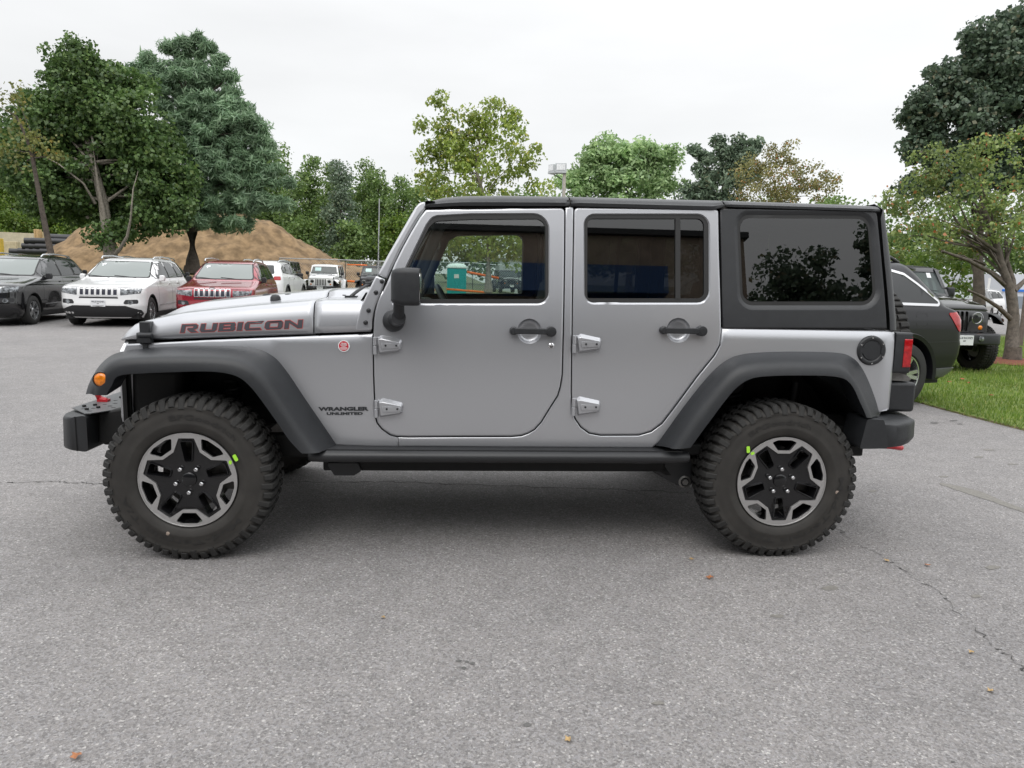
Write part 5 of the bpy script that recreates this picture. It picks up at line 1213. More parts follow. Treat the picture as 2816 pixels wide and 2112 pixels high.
# pipes, wall and timber beyond the lot
PIPE = mat('black_pipe', (.022, .022, .025), .45)
S9 = lambda u, v: (u/9.217, 620+v/9.217)
pd = Vector((cos(radians(14)), sin(radians(14)), 0))
ends = [((240, 655), 'third row, furthest left'), ((620, 385), 'topmost left'), ((800, 385), 'topmost right'), ((560, 520), 'second row, left'), ((740, 525), 'second row, middle'), ((905, 525), 'second row, right'), ((460, 645), 'third row, left'), ((660, 650), 'third row, second'), ((840, 655), 'third row, third'), ((1020, 655), 'third row, right'), ((1140, 765), 'bottom row')]
for (a, b), lab in ends:
    c = atd(*S9(a, b), 60); e_ = c+pd*13; m_ = MB(); r = .25
    pt = [c+pd*t for t in np.linspace(0, 13, 14)]; m_.tube(pt, r, 16, cap=False); m_.tube(pt, r*.9, 16, cap=False)
    for t in (0., 13.): m_.loft([[(c+pd*t+Vector((-pd.y*cos(q)*rr, pd.x*cos(q)*rr, sin(q)*rr))) for q in np.linspace(0, 2*pi, 17)[:-1]] for rr in (r, r*.9)], True)
    o = m_.build('drain_pipe', PIPE, None, smooth=60, weld=False); tag(o, 'black drainage pipe in the stack left of the mound, ' + lab, 'pipe', 'stacked drainage pipes')
c = atd(*S9(1195, 300), 62); pt = [c+pd*t for t in np.linspace(0, 13, 14)]; m_ = MB(); m_.tube(pt, .30, 16); o = m_.build('drain_pipe', PIPE, None, smooth=60); tag(o, 'single thick black pipe lying behind and above the stack', 'pipe', 'stacked drainage pipes')
a = atd(*S9(-300, 300), 68); b = atd(*S9(940, 300), 68); m_ = MB(); zt = atd(*S9(500, 195), 68).z
m_.add([(a.x, a.y, 0), (b.x, b.y, 0), (b.x, b.y, zt), (a.x, a.y, zt+.1), (a.x, a.y+.4, 0), (b.x, b.y+.4, 0), (b.x, b.y+.4, zt), (a.x, a.y+.4, zt+.1)], [(0, 1, 2, 3), (5, 4, 7, 6), (3, 2, 6, 7), (1, 5, 6, 2), (4, 0, 3, 7)])
o = m_.build('concrete_wall', mat('pale_concrete', (.50, .44, .33), .8, vary=.12, vs=2), None); tag(o, 'pale concrete retaining wall behind the pipes at the left', 'wall')
for (u0, u1, v0, v1, D), nm, lab, c in (((870, 1000, 100, 420, 67), 'timber_post', 'upright timber panel at the end of the pale wall', (.50, .34, .17)), ((1000, 1200, 165, 420, 67.5), 'plywood_sheet', 'cream plywood sheet right of the timber panel', (.60, .50, .32)), ((-60, 440, 410, 760, 64), 'lumber_stack', 'low stack of pale lumber at the left edge', (.50, .42, .28)), ((-60, 30, 330, 760, 62), 'yellow_tank', 'yellow machine part at the left edge', (.62, .42, .06))):
    a = atd(*S9(u0, v1), D); b = atd(*S9(u1, v0), D); m_ = MB(); m_.box((a.x, a.y, a.z-.3), (b.x, a.y+.5, b.z)); m_.box((a.x+.06, a.y-.05, a.z-.3), (a.x+.16, a.y, b.z-.05)); m_.box((b.x-.16, a.y-.05, a.z-.3), (b.x-.06, a.y, b.z-.05)); o = m_.build(nm, mat(nm+'_paint', c, .7, vary=.15, vs=4), None, bevel=.02); tag(o, lab, nm.replace('_', ' '))

# ------------------------------------------------------------------ fences, toilet, lamps
GALV = mat('galvanised_steel', (.50, .51, .52), .4, .6)
def chain_fence(pts, H, label, tape=None):
    P_ = [Vector(p) for p in pts]; root = thing('chain_link_fence', label, 'fence', tuple(P_[0]), 'chain-link fences')
    m_ = MB()
    for a, b in zip(P_[:-1], P_[1:]):
        L_ = (b-a).length; n = max(1, int(L_/3))
        for i in range(n+1):
            p = a.lerp(b, i/n); q = MB(); q.tube([p, p+Vector((0, 0, H))], .022, 6); q.build('fence_post', GALV, root, smooth=60)
        r_ = MB(); r_.tube([a+Vector((0, 0, H)), b+Vector((0, 0, H))], .028, 6); r_.build('top_rail', GALV, root, smooth=60)
        d = (b-a).normalized(); st_ = .16; k = int((L_+H)/st_)
        for j in range(-int(H/st_), int(L_/st_)):
            for s in (0, 1):
                x0, x1 = j*st_, j*st_+H; z0, z1 = 0, H
                if x0 < 0: z0 = -x0; x0 = 0
                if x1 > L_: z1 = H-(x1-L_); x1 = L_
                if z1 <= z0: continue
                if s: z0, z1 = H-z0, H-z1
                p, q = a+d*x0+Vector((0, 0, z0)), a+d*x1+Vector((0, 0, z1)); w_ = Vector((0, 0, .006)); m_.add([p-w_, p+w_, q+w_, q-w_], [(0, 1, 2, 3)])
    m_.build('wire_mesh', GALV, root, smooth=0, weld=False)
    return root
def gp(u, D): p = atd(u, 760, D); return (p.x, p.y, terr(p.x, p.y))
chain_fence([gp(770, 41.2), gp(950, 43), gp(1060, 46)], 1.98, 'chain-link fence running in front of the dirt mound beside the white off-road vehicle')
chain_fence([gp(930, 50), gp(985, 53), gp(1120, 49), gp(1300, 48), gp(1480, 47)], 2.05, 'far chain-link fence seen through the front door window')
ORG = mat('orange_barrier', (.80, .16, .02), .5)
for nm, pts, h0, h1, lab in (('barrier_tape', ((955, 728), (1000, 729), (1010, 730)), .0, .07, 'orange barrier netting on the far fence above the black vehicle'), ('barrier_tape', ((950, 773), (985, 775), (1005, 776)), 0, .12, 'orange barrier tape low beside the white off-road vehicle'), ('barrier_tape', ((1228, 795), (1290, 800), (1347, 805)), .0, .10, 'long orange barrier tape in front of the portable toilet'), ('barrier_tape', ((1285, 748), (1310, 753), (1372, 765)), 0, .14, 'thin orange tape behind the portable toilet')):
    D = 37 if pts[0][1] > 780 else 43; rows = []
    for u, v in pts: p = atd(u, v, D); rows.append([(p.x, p.y, p.z-h1/2), (p.x, p.y+.02, p.z+h1/2)])
    m_ = MB(); m_.loft(rows); o = m_.build(nm, ORG, None); so = o.modifiers.new('t', 'SOLIDIFY'); so.thickness = .02
    tag(o, lab, 'tape', 'orange barrier tapes')
# portable toilet
c = atd(1256, 770, 40); tz = atd(1256, 724, 40).z; r0 = thing('portable_toilet', 'turquoise portable toilet with a white domed roof seen through the front window', 'portable toilet', (c.x, c.y, terr(c.x, c.y)))
TEAL = mat('turquoise_plastic', (.02, .36, .36), .45); w2 = .53; zb_ = terr(c.x, c.y); za = tz-.28
m_ = MB(); m_.box((c.x-w2, c.y-w2, zb_), (c.x+w2, c.y+w2, za)); m_.build('cabin', TEAL, r0, bevel=.04)
m_ = MB(); m_.prism(rnd([(c.x-.40, zb_+.12), (c.x+.40, zb_+.12), (c.x+.40, za-.08), (c.x-.40, za-.08)], .1, 4), c.y-w2-.03, c.y-w2+.01)
for k in (-1, 0, 1): m_.box((c.x+k*.22-.06, c.y-w2-.05, zb_+.35), (c.x+k*.22+.06, c.y-w2-.02, zb_+1.1))
m_.build('door', TEAL, r0, bevel=.02)
m_ = MB(); m_.box((c.x-.14, c.y-w2-.05, za-.55), (c.x+.12, c.y-w2-.032, za-.33)); m_.build('door_sign', WHITE, r0)
m_ = MB(); m_.loft([[(c.x+x*(w2+.02)*s, c.y+y*(w2+.02)*s, za+z) for x, y in ((-1, -1), (0, -1.04), (1, -1), (1.04, 0), (1, 1), (0, 1.04), (-1, 1), (-1.04, 0))] for s, z in ((1, 0), (1.02, .05), (.85, .18), (.5, .26), (.1, .28))], True, True); m_.build('roof', mat('white_roof_plastic', (.72, .80, .78), .4), r0, smooth=60)
m_ = MB(); m_.cyl((c.x+.38, c.y+.2, za), (c.x+.38, c.y+.2, za+.30), .05, n=8); m_.build('vent_pipe', mat('white_vent', (.75, .78, .78), .4), r0)
# light pole with two floodlights behind the roof
Tz = lambda u, v: (1480+u/12.76, 430+v/12.76)
D = 24.5; b = atd(1551, 790, D); r0 = thing('light_pole', 'grey wooden pole with two floodlights rising behind the roof', 'light pole', (b.x, b.y, terr(b.x, b.y)))
WPOST = mat('weathered_wood', (.44, .41, .36), .85, vary=.15, vs=6)
p = atd(*Tz(925, 620), D); m_ = MB(); m_.box((p.x-.055, p.y-.055, 0), (p.x+.045, p.y+.055, p.z)); m_.build('pole', WPOST, r0, bevel=.006)
m_ = MB(); q = atd(*Tz(855, 900), D); m_.tube([(q.x, q.y-.02, 0), (q.x, q.y-.02, p.z-.1)], .012, 6); m_.build('conduit', GALV, r0)
FL_ = mat('floodlight_housing', (.48, .50, .51), .5)
for (x0, y0, x1, y1), rz in (((600, 262, 985, 600), .1), ((440, 300, 625, 620), .9)):
    a = atd(*Tz(x0, y1), D); b = atd(*Tz(x1, y0), D); cx, cz = (a.x+b.x)/2, (a.z+b.z)/2; wd = .19 if rz < .5 else .13; hh = (b.z-a.z)/2
    R3 = Matrix.Rotation(-rz, 3, 'Z'); m_ = MB(); m_.box((cx-wd, a.y-.12, cz-hh*.55), (cx+wd, a.y+.12, cz+hh), rot=R3); m_.box((cx-wd, a.y-.14, cz-hh), (cx+wd, a.y+.10, cz-hh*.5), rot=R3, c=(cx, a.y, cz))
    fl = m_.build('floodlight', FL_, r0, bevel=.012)
    m_ = MB(); m_.box((cx-wd*.78, a.y-.135, cz-hh*.38), (cx+wd*.78, a.y-.121, cz+hh*.8), rot=R3, c=(cx, a.y, cz)); m_.build('lamp_glass', BEZEL, fl)
m_ = MB(); m_.tube([(p.x, p.y, p.z-.25), (p.x-.2, p.y-.05, p.z-.12), (p.x-.38, p.y-.05, p.z-.04)], .018, 6); m_.build('arm', STEEL, r0)
# thin mast above the row of parked cars
# white lamp pole, utility pole, lamp head, pale building at the right
m_ = MB(); p = atd(2709, 850, 44); q = atd(2713, 765, 44); m_.tube([(p.x, p.y, 0), (q.x, p.y, q.z)], .07, 8); o = m_.build('white_pole', mat('white_pole_paint', (.75, .75, .72), .5), None, smooth=60); tag(o, 'thin white pole beyond the grass at the right', 'pole')
p = atd(2811, 900, 18.5); r0 = thing('utility_pole', 'brown utility pole with a grey box lamp at the right edge', 'pole', (p.x, p.y, 0))
m_ = MB(); m_.tube([(p.x, p.y, 0), (p.x+.02, p.y, 5)], [.06, .055], 10); m_.build('pole', mat('pole_wood', (.16, .12, .11), .8, vary=.2, vs=8), r0, smooth=60)
a = atd(2793, 615, 18.5); b = atd(2840, 588, 18.5); m_ = MB(); m_.box((a.x, a.y-.25, a.z), (b.x, a.y+.25, b.z)); m_.build('lamp_head', mat('lamp_grey', (.12, .13, .15), .4), r0, bevel=.02)
a = atd(2752, 850, 62); b = atd(2960, 758, 62); r0 = thing('pale_building', 'pale grey building with a blue stripe beyond the road at the right', 'building', ((a.x+b.x)/2, a.y+6, 0))
m_ = MB(); m_.box((a.x, a.y, 0), (b.x, a.y+12, b.z)); m_.build('wall', mat('pale_wall', (.60, .62, .66), .7), r0)
s1 = atd(2752, 801, 62).z; s0 = atd(2752, 795, 62).z; m_ = MB(); m_.box((a.x-.1, a.y-.12, s1), (b.x, a.y-.003, s0)); m_.build('stripe', mat('blue_stripe', (.02, .17, .62), .5), r0)
m_ = MB(); m_.box((a.x+.5, a.y-.08, 0), (b.x-1, a.y-.003, s1-.4)); m_.build('shop_window', mat('dark_glazing', (.25, .28, .32), .1), r0)
a = atd(1372, 800, 66); b = atd(1450, 712, 66); r0 = thing('white_house', 'pale house wall with a small window seen through the front door window', 'building', ((a.x+b.x)/2, a.y+4, 0))
m_ = MB(); m_.box((a.x, a.y, 0), (b.x+3, a.y+8, b.z)); m_.prism([(a.x-.3, b.z), (b.x+3.3, b.z), (b.x+3.3, b.z+.15), (a.x-.3, b.z+.15)], a.y-.3, a.y+8.3); m_.build('wall', mat('house_siding', (.50, .53, .54), .7), r0)
w0 = atd(1408, 760, 66); m_ = MB(); m_.box((w0.x, a.y-.05, w0.z), (w0.x+1.0, a.y-.002, w0.z+.5)); m_.build('window', mat('house_glazing', (.06, .08, .08), .1), r0)

# ------------------------------------------------------------------ what stands behind the camera and shows in the glass and paint
r0 = thing('showroom_building', 'long tan brick showroom with a dark blue fascia, facing the silver vehicle', 'building', (-12, -24, 0))
TAN = mat('tan_brick', (.30, .235, .185), .85, vary=.15, vs=3); BX1 = 8.62; BY = -13.5
m_ = MB(); m_.box((-40, -34, 0), (BX1, BY, 7.4)); m_.build('wall', TAN, r0)
m_ = MB(); m_.box((-40.1, BY-.2, 7.4), (BX1+.1, BY+.12, 7.55)); m_.build('coping', STEEL, r0)
m_ = MB(); m_.box((-40, BY+.01, 5.72), (BX1-2.2, BY+.5, 6.42)); m_.build('fascia', mat('navy_fascia', (.010, .055, .17), .4), r0)
m_ = MB(); m_.box((-39, BY+.004, .4), (BX1-2.4, BY+.03, 5.6)); m_.build('shop_window', mat('showroom_glazing', (.03, .035, .04), .08), r0)
for k in range(11): m_ = MB(); x = -38+k*4.4; m_.box((x, BY+.03, 0), (x+.18, BY+.10, 5.6)); m_.build('mullion', GALV, r0)
def back_tree(x, y, h, w, lm, lab):
    r0 = thing('street_tree', lab, 'tree', (x, y, 0), 'trees beside the showroom'); m_ = MB(); limb(m_, [Vector((x, y, 0)), Vector((x, y, h*.5)), Vector((x, y, h*.8))], .25, .08); m_.build('trunk', BARKD, r0, smooth=60)
    lb = [((x+random.uniform(-.4, .4)*w, y+random.uniform(-.4, .4)*w, h*(.35+.55*t)), w*(1-.5*t), w*(1-.5*t), h*.2) for t in np.linspace(0, 1, 6)]
    raw_mesh('crown', leaves(clumps(lb, 7, .9, .1), 80, .26, 1.), 4, lm, r0)
for x, y, h, w in ((15.2, -29.6, 10.2, 1.7), (18.4, -29.5, 11.4, 2.0), (21.8, -30, 11.2, 2.0), (14.2, -33, 10.8, 2.0), (16.2, -30, 11.3, 1.7), (17.7, -30.5, 12.7, 2.0), (19.2, -30, 12.3, 1.9), (20.8, -31, 11.4, 2.0), (23.6, -30, 16.5, 2.0), (26.5, -31, 15, 2.6), (31, -34, 12, 3.5), (38, -36, 11, 4), (46, -38, 11, 4)):
    back_tree(x, y, h, w, L_DARK, 'dark round tree beyond the end of the showroom')
# ================================================================== the other vehicles
def car_shell(levels, L_, m, parent, ax, wr, arch, zc, step=.035, nside=72):
    A = np.array(levels); zs = []; z = A[0, 0]
    while z < A[-1, 0]-1e-6: zs.append(z); z += step if not (A[0, 0]+.6 < z < A[0, 0]+1.0) else step*.5
    zs.append(A[-1, 0]); rows = []
    for z in zs:
        xf, xr, hw, rf, rr, bow, rbow = [float(np.interp(z, A[:, 0], A[:, i])) for i in range(1, 8)]
        rf = min(rf, hw*.9, (xr-xf)*.3); rr = min(rr, hw*.9, (xr-xf)*.3); h = []
        for t in np.linspace(0, 1, 6)[:-1]: y = (hw-rf)*t; h.append((xf+bow*(y/hw)**2, y))
        xc = xf+bow*((hw-rf)/hw)**2
        for t in np.linspace(0, pi/2, 9)[:-1]: h.append((xc+rf*1.15*(1-cos(t)), hw-rf+rf*sin(t)))
        xa = xc+rf*1.15; xe = xr-rbow*((hw-rr)/hw)**2; xb = xe-rr
        for t in np.linspace(0, 1, nside)[:-1]: h.append((xa+(xb-xa)*t, hw))
        for t in np.linspace(0, pi/2, 9)[:-1]: h.append((xb+rr*sin(t), hw-rr+rr*cos(t)))
        for t in np.linspace(1, 0, 6): y = (hw-rr)*t; h.append((xr-rbow*(y/hw)**2, y))
        row = [(x, -y, z) for x, y in h]+[(x, y, z) for x, y in h[-2:0:-1]]; rows.append(row)
    mb = MB(); mb.loft(rows, True); n = len(rows[0]); top = rows[-1]; k = n//2
    v0 = (len(rows)-1)*n
    for i in range(k): mb.f.append((v0+i, v0+i+1, v0+(n-i-1) % n, v0+(n-i) % n) if i else (v0, v0+1, v0+n-1))
    keep = []
    for f in mb.f:
        c = [sum(mb.v[i][a] for i in f)/len(f) for a in range(3)]
        cut = abs(c[1]) > .5 and any(hypot(c[0]-x, c[2]-zc) < arch for x in ax)
        if not cut: keep.append(f)
    mb.f = keep; cnt = {}
    for f in keep:
        for i in range(len(f)): e = tuple(sorted((f[i], f[(i+1) % len(f)]))); cnt[e] = cnt.get(e, 0)+1
    for e, c in cnt.items():
        if c == 1:
            for i in e:
                x, y, z = mb.v[i]
                for xa in ax:
                    d = hypot(x-xa, z-zc)
                    if abs(y) > .5 and d < arch+.12 and z > levels[0][0]+.01: mb.v[i] = (xa+(x-xa)/d*arch, y, zc+(z-zc)/d*arch)
    o = mb.build('body', m, parent, smooth=40)
    return o
def road_wheel(parent, x, y, z, r, side, rm, rim=None, spokes=5, w=.11, two=True):
    rim = rim or r*.66; mb = MB(); mb.revolve([(rim, -w*.85), (rim+.012, -w), (r-.04, -w), (r-.012, -w*.86), (r, -w*.6), (r, w*.6), (r-.03, w), (rim, w*.85)], 40)
    t = mb.build('wheel', RUBBER, parent, smooth=40)
    q = MB(); q.revolve([(rim, -w*.8), (rim-.006, -w*.92), (rim-.02, -w*.9), (rim-.028, -w*.3), (rim-.03, w*.7)], 40)
    for k in range(spokes):
        for s in ((-.13, .13) if two else (0,)):
            a = 2*pi*k/spokes+s*1.0; a1 = 2*pi*k/spokes+s*1.45; c0 = (.05*cos(a), .05*sin(a)); c1 = ((rim-.01)*cos(a1), (rim-.01)*sin(a1)); d = Vector((c1[0]-c0[0], 0, c1[1]-c0[1])).normalized(); nn = Vector((-d.z, 0, d.x))*.020
            P0, P1 = Vector((c0[0], -w*.72, c0[1])), Vector((c1[0], -w*.86, c1[1])); b = Vector((0, .03, 0))
            q.add([P0-nn*1.2, P0+nn*1.2, P1+nn, P1-nn, P0-nn*1.2+b, P0+nn*1.2+b, P1+nn+b, P1-nn+b], [(0, 1, 2, 3), (0, 4, 5, 1), (1, 5, 6, 2), (2, 6, 7, 3), (3, 7, 4, 0)])
    q.revolve([(0, -w*.80), (.05, -w*.78), (.062, -w*.66), (.06, -w*.3)], 20); q.build('rim', rm, t, smooth=40, local=True)
    d = MB(); d.revolve([(0, .0), (rim-.02, .0)], 24); d.build('brake_disc', BLACK, t, local=True, smooth=0)
    t.location = (x, y, z)
    if side > 0: t.scale.y = -1
    return t
WHITEP = mat('white_paint', (.80, .80, .80), .22, coat=.6); REDP = mat('deep_red_paint', (.30, .012, .025), .25, .35, coat=1., vary=.05, vs=300)
BLACKP = mat('black_paint', (.008, .008, .009), .18, coat=1.); GREYP = mat('dark_metallic_paint', (.014, .014, .017), .34, .1, coat=.30, spec=.3, vary=.05, vs=300)
DGLASS = mat('dark_car_glass', (.018, .022, .022), .03, spec=.6); WGLASS = mat('windscreen_glass', (.19, .215, .205), .05, spec=.9)
HEADL = mat('headlamp_cluster', (.20, .21, .22), .14, .6, vary=.8, vs=16); FASC = mat('dark_fascia', (.018, .018, .020), .5); SILV = mat('silver_trim', (.62, .63, .64), .25, .9)
SLOTM = mat('grille_mesh', (.012, .014, .03), .5)
STICK = mat('pale_sticker', (.60, .80, .78), .6); PLATEM = mat('plate_white', (.75, .76, .78), .4); INK = mat('plate_ink', (.04, .04, .06), .6)
def seam(pts, w=.004):
    o1 = []; P_ = [Vector(p) for p in pts]
    l, r = [], []
    for i, p in enumerate(P_):
        t = (P_[min(i+1, len(P_)-1)]-P_[max(i-1, 0)]).normalized(); l.append((p.x-t.y*w, p.y+t.x*w)); r.append((p.x+t.y*w, p.y-t.x*w))
    return l+r[::-1]
def plate(parent, y, z, x, w=.305, h=.155, text=True):
    m_ = MB(); m_.box((x-.006, y-w/2, z-h/2), (x+.004, y+w/2, z+h/2)); pl = m_.build('licence_plate', PLATEM, parent, bevel=.002)
    def f(dz, hh): return lambda a, b: (x-.0075, y+w*.45-a, z+dz+b)
    if text:
        word('plate_lettering', "WILLIE RACINE'S", f(.018, .03), INK, pl, width=w*.9, height=.036, bold=.02)
        word('plate_lettering', 'JEEP', lambda a, b: (x-.0075, y+.025-a, z-.018+b), INK, pl, width=.05, height=.016, bold=.03)
    return pl
def compass(label, paintm, root_xy, rz, group, plate_on=True, name='compact_suv'):
    R = thing(name, label, 'car', (0, 0, 0), group)
    lv = [(.21, .16, 4.22, .80, .38, .30, .16, .08), (.34, .04, 4.36, .885, .36, .28, .16, .08), (.50, .0, 4.41, .905, .34, .25, .15, .08), (.64, .025, 4.41, .905, .34, .24, .14, .08), (.80, .045, 4.37, .905, .32, .22, .13, .08),
          (.90, .075, 4.34, .898, .34, .22, .13, .08), (.945, .15, 4.33, .89, .40, .22, .16, .08), (.98, .34, 4.33, .88, .45, .22, .18, .08), (1.03, .72, 4.32, .87, .42, .22, .16, .08), (1.075, 1.04, 4.31, .857, .34, .22, .12, .08), (1.105, 1.22, 4.30, .842, .26, .22, .12, .09),
          (1.14, 1.30, 4.28, .825, .22, .22, .13, .10), (1.30, 1.53, 4.17, .775, .20, .20, .14, .10), (1.48, 1.83, 4.03, .70, .20, .18, .14, .10), (1.56, 2.00, 3.96, .655, .20, .18, .14, .10), (1.60, 2.16, 3.90, .615, .2, .18, .15, .10), (1.635, 2.5, 3.7, .52, .2, .2, .2, .12), (1.65, 2.9, 3.4, .40, .15, .15, .1, .1)]
    B_ = car_shell(lv, 4.4, paintm, R, (.88, 3.515), .345, .395, .35); bv = bvh_of([B_])
    m_ = MB(); m_.box((.25, -.78, .19), (4.15, .78, .55)); m_.box((1.35, -.60, .55), (4.0, .60, 1.1)); m_.build('underbody', BLACK, R)
    D_ = lambda nm, polys, axis, m, off=.004, par=R, g=.0: decal(nm, polys, bv, axis, m, par, off=off, thick=.006, grid=g)
    for axis, s in (('Y', -1), ('-Y', 1)):
        D_('pillar_trim', [(rnd([(1.40, 1.12), (1.93, 1.535), (2.4, 1.565), (3.3, 1.555), (3.66, 1.52), (3.95, 1.24), (3.90, 1.17)], .03), [])], axis, paintm if False else SEAL, .002, g=.12)
        for W_ in ([(1.53, 1.15), (1.97, 1.50), (2.47, 1.535), (2.51, 1.15)], [(2.60, 1.15), (2.57, 1.54), (3.23, 1.53), (3.32, 1.17)], [(3.41, 1.19), (3.35, 1.525), (3.60, 1.50), (3.85, 1.25), (3.80, 1.20)]):
            D_('side_window', [(rnd(W_, .03), [])], axis, DGLASS, .006, g=.12)
        D_('door_seam', [(seam(p), []) for p in ([(1.40, 1.08), (1.42, .45), (1.48, .33)], [(2.555, 1.12), (2.54, .6), (2.56, .33)], [(3.36, 1.12), (3.30, .95), (3.12, .55), (3.05, .33)], [(1.5, .33), (3.05, .33)])], axis, FASC, .0015)
        D_('sill_cladding', [([(1.30, .215), (3.10, .215), (3.08, .335), (1.33, .335)], [])], axis, FASC, .012)
        D_('door_handle', [(rnd([(2.33, .99), (2.50, .99), (2.50, 1.02), (2.33, 1.02)], .01), []), (rnd([(3.10, 1.01), (3.27, 1.01), (3.27, 1.04), (3.10, 1.04)], .01), [])], axis, paintm, .022)
        D_('side_moulding', [([(1.45, .47), (3.05, .50), (3.05, .52), (1.45, .49)], [])], axis, SILV, .008)
        for xx in (.88, 3.515):
            q = MB(); ar = [(xx+r*cos(a), .35+r*sin(a)) for a in np.linspace(-.1, pi+.1, 25) for r in (.395,)]
            q.loft([[(x, s*.912, z) for x, z in ar], [(xx+(x-xx)*1.05, s*.905, .35+(z-.35)*1.05) for x, z in ar]]); q.loft([[(x, s*.912, z) for x, z in ar], [(x, s*.55, z) for x, z in ar]]); q.build('wheel_arch', BLACK, R, smooth=60, weld=False)
            road_wheel(R, xx, s*.785, .345, .345, s, SILV, .225)
        q = MB(); q.loft([[(1.62+dx, s*(.90+a*.5), 1.13+b*.75) for a, b in ((-.10, -.09), (.14, -.08), (.17, .03), (.12, .11), (-.08, .10))] for dx in (0, .12)], True, True); q.box((1.64, min(s*.80, s*.90), 1.06), (1.72, max(s*.80, s*.90), 1.10)); q.build('door_mirror', paintm if paintm is WHITEP else FASC, R, bevel=.03, seg=3)
        q = MB(); q.tube([(2.05, s*.60, 1.595), (2.15, s*.61, 1.655), (2.8, s*.60, 1.685), (3.5, s*.585, 1.665), (3.72, s*.575, 1.60)], .018, 8); q.build('roof_rail', SILV, R, smooth=60)
        yy = lambda a: [(s*y, z) for y, z in a]
        D_('headlight', [(rnd(yy([(.455, .735), (.84, .785), (.86, .90), (.455, .905)]), .02), [])], 'X', HEADL, .004, g=.05)
        D_('fog_lamp', [(circ(s*.66, .585, .05, 16), [])], 'X', HEADL, .010); D_('fog_lamp_recess', [(rnd(yy([(.50, .535), (.80, .55), (.80, .645), (.56, .635)]), .03), [])], 'X', FASC, .005, g=.05)
        D_('tail_lamp', [(rnd(yy([(.62, .90), (.80, .88), (.80, 1.12), (.66, 1.14)]), .03), [])], '-X', LENSR, .006, g=.06)
    D_('windscreen_surround', [(rnd([(-.72, 1.135), (.72, 1.135), (.60, 1.545), (-.60, 1.545)], .04), [])], 'X', SEAL, .003, g=.08)
    D_('windscreen', [(rnd([(-.69, 1.155), (.69, 1.155), (.575, 1.525), (-.575, 1.525)], .04), [])], 'X', WGLASS, .006, g=.08)
    D_('rear_window', [(rnd([(-.62, 1.16), (.62, 1.16), (.52, 1.50), (-.52, 1.50)], .05), [])], '-X', DGLASS, .006, g=.08)
    for k in range(-3, 4):
        y = k*.1175; D_('grille_slot', [(rnd([(y-.053, .725), (y+.053, .725), (y+.053, .915), (y-.053, .915)], .015), [rnd([(y-.038, .742), (y+.038, .742), (y+.038, .90), (y-.038, .90)], .01)])], 'X', SILV if paintm is not WHITEP else WHITEP, .014)
        D_('grille_mesh', [([(y-.038, .742), (y+.038, .742), (y+.038, .90), (y-.038, .90)], [])], 'X', SLOTM, .003)
    D_('lower_fascia', [(rnd([(-.86, .24), (.86, .24), (.84, .40), (.56, .50), (-.56, .50), (-.84, .40)], .03), [])], 'X', FASC, .008, g=.08)
    D_('bumper_slot', [(rnd([(-.42, .665), (.42, .665), (.40, .70), (-.40, .70)], .01), [])], 'X', FASC, .003, g=.08)
    D_('hood_seam', [(seam([(-.80, .93), (-.45, .918), (.45, .918), (.80, .93)], .004), [])], 'X', FASC, .002)
    for y0 in (-.45, .15): q = MB(); q.tube([(1.20, y0, 1.135), (1.235, y0+.25, 1.165), (1.26, y0+.5, 1.185)], .010, 5); q.build('wiper', FASC, R)
    if plate_on == 1: plate(R, 0, .555, .005)
    elif plate_on == 2: q = MB(); q.box((-.02, -.15, .47), (.03, .15, .60)); q.build('plate_holder', FASC, R, bevel=.006)
    D_('window_sticker', [(rnd([(.42, 1.44), (.52, 1.44), (.52, 1.475), (.42, 1.475)], .004), []), ([(.47, 1.41), (.50, 1.41), (.50, 1.435), (.47, 1.435)], [])], 'X', PLATEM, .010)
    hb = decal('badge_lettering', [([(a, b) for a, b in r], []) for r in ([(-.035, .925), (-.028, .925), (-.028, .945), (-.035, .945)],)], bv, 'X', SILV, R, off=.004, thick=0) if False else None
    R.location = root_xy; R.rotation_euler.z = rz
    return R
fr = ground(200, 893); fl = ground(374, 894); axd = (fl-fr).normalized(); ctr = (fl+fr)/2; hd = Vector((axd.y, -axd.x, 0)); th = atan2(hd.y, hd.x)-pi-radians(3.5)
def place(k): c = ctr+axd*(k)+hd*.80; return (c.x, c.y, terr(c.x, c.y)-.0)
CW = compass('white compact SUV parked facing the camera between the black and the red one', WHITEP, place(.12), th, 'compact SUVs parked in the front row', 1)
CR = compass('deep red compact SUV parked facing the camera with a blank black plate holder', REDP, place(2.55), th, 'compact SUVs parked in the front row', 2)
CK = compass('black compact SUV cut off by the left edge of the picture', BLACKP, place(-2.42), th, 'compact SUVs parked in the front row', 2)
word('badge_lettering', 'Jeep', lambda a, b: (.068, .07-a, .93+b), SILV, CR, width=.14, height=.05, bold=.03)
for Cx in (): pass
def second(u, D, m, lab):
    p = atd(u, 760, D); c = copy_tree(CK, None, skip=('grille_slot', 'grille_mesh', 'door_seam', 'fog_lamp', 'fog_lamp_recess', 'plate_holder', 'window_sticker', 'wiper', 'badge_lettering'), mats={'black_paint': m})
    c['label'] = lab; c['group'] = 'vehicles of the second row'; c.rotation_euler.z = -pi/2+.10; c.location = (p.x, p.y, terr(p.x, p.y)-.02); return c
second(478, 27, GREYP, 'dark grey SUV of the second row seen between the white and red ones')
second(212, 27, mat('maroon_paint', (.10, .008, .012), .25, .3, coat=1), 'maroon SUV of the second row, only its roof seen behind the white one')
second(20, 27.5, GREYP, 'dark grey SUV of the second row behind the black one at the left')
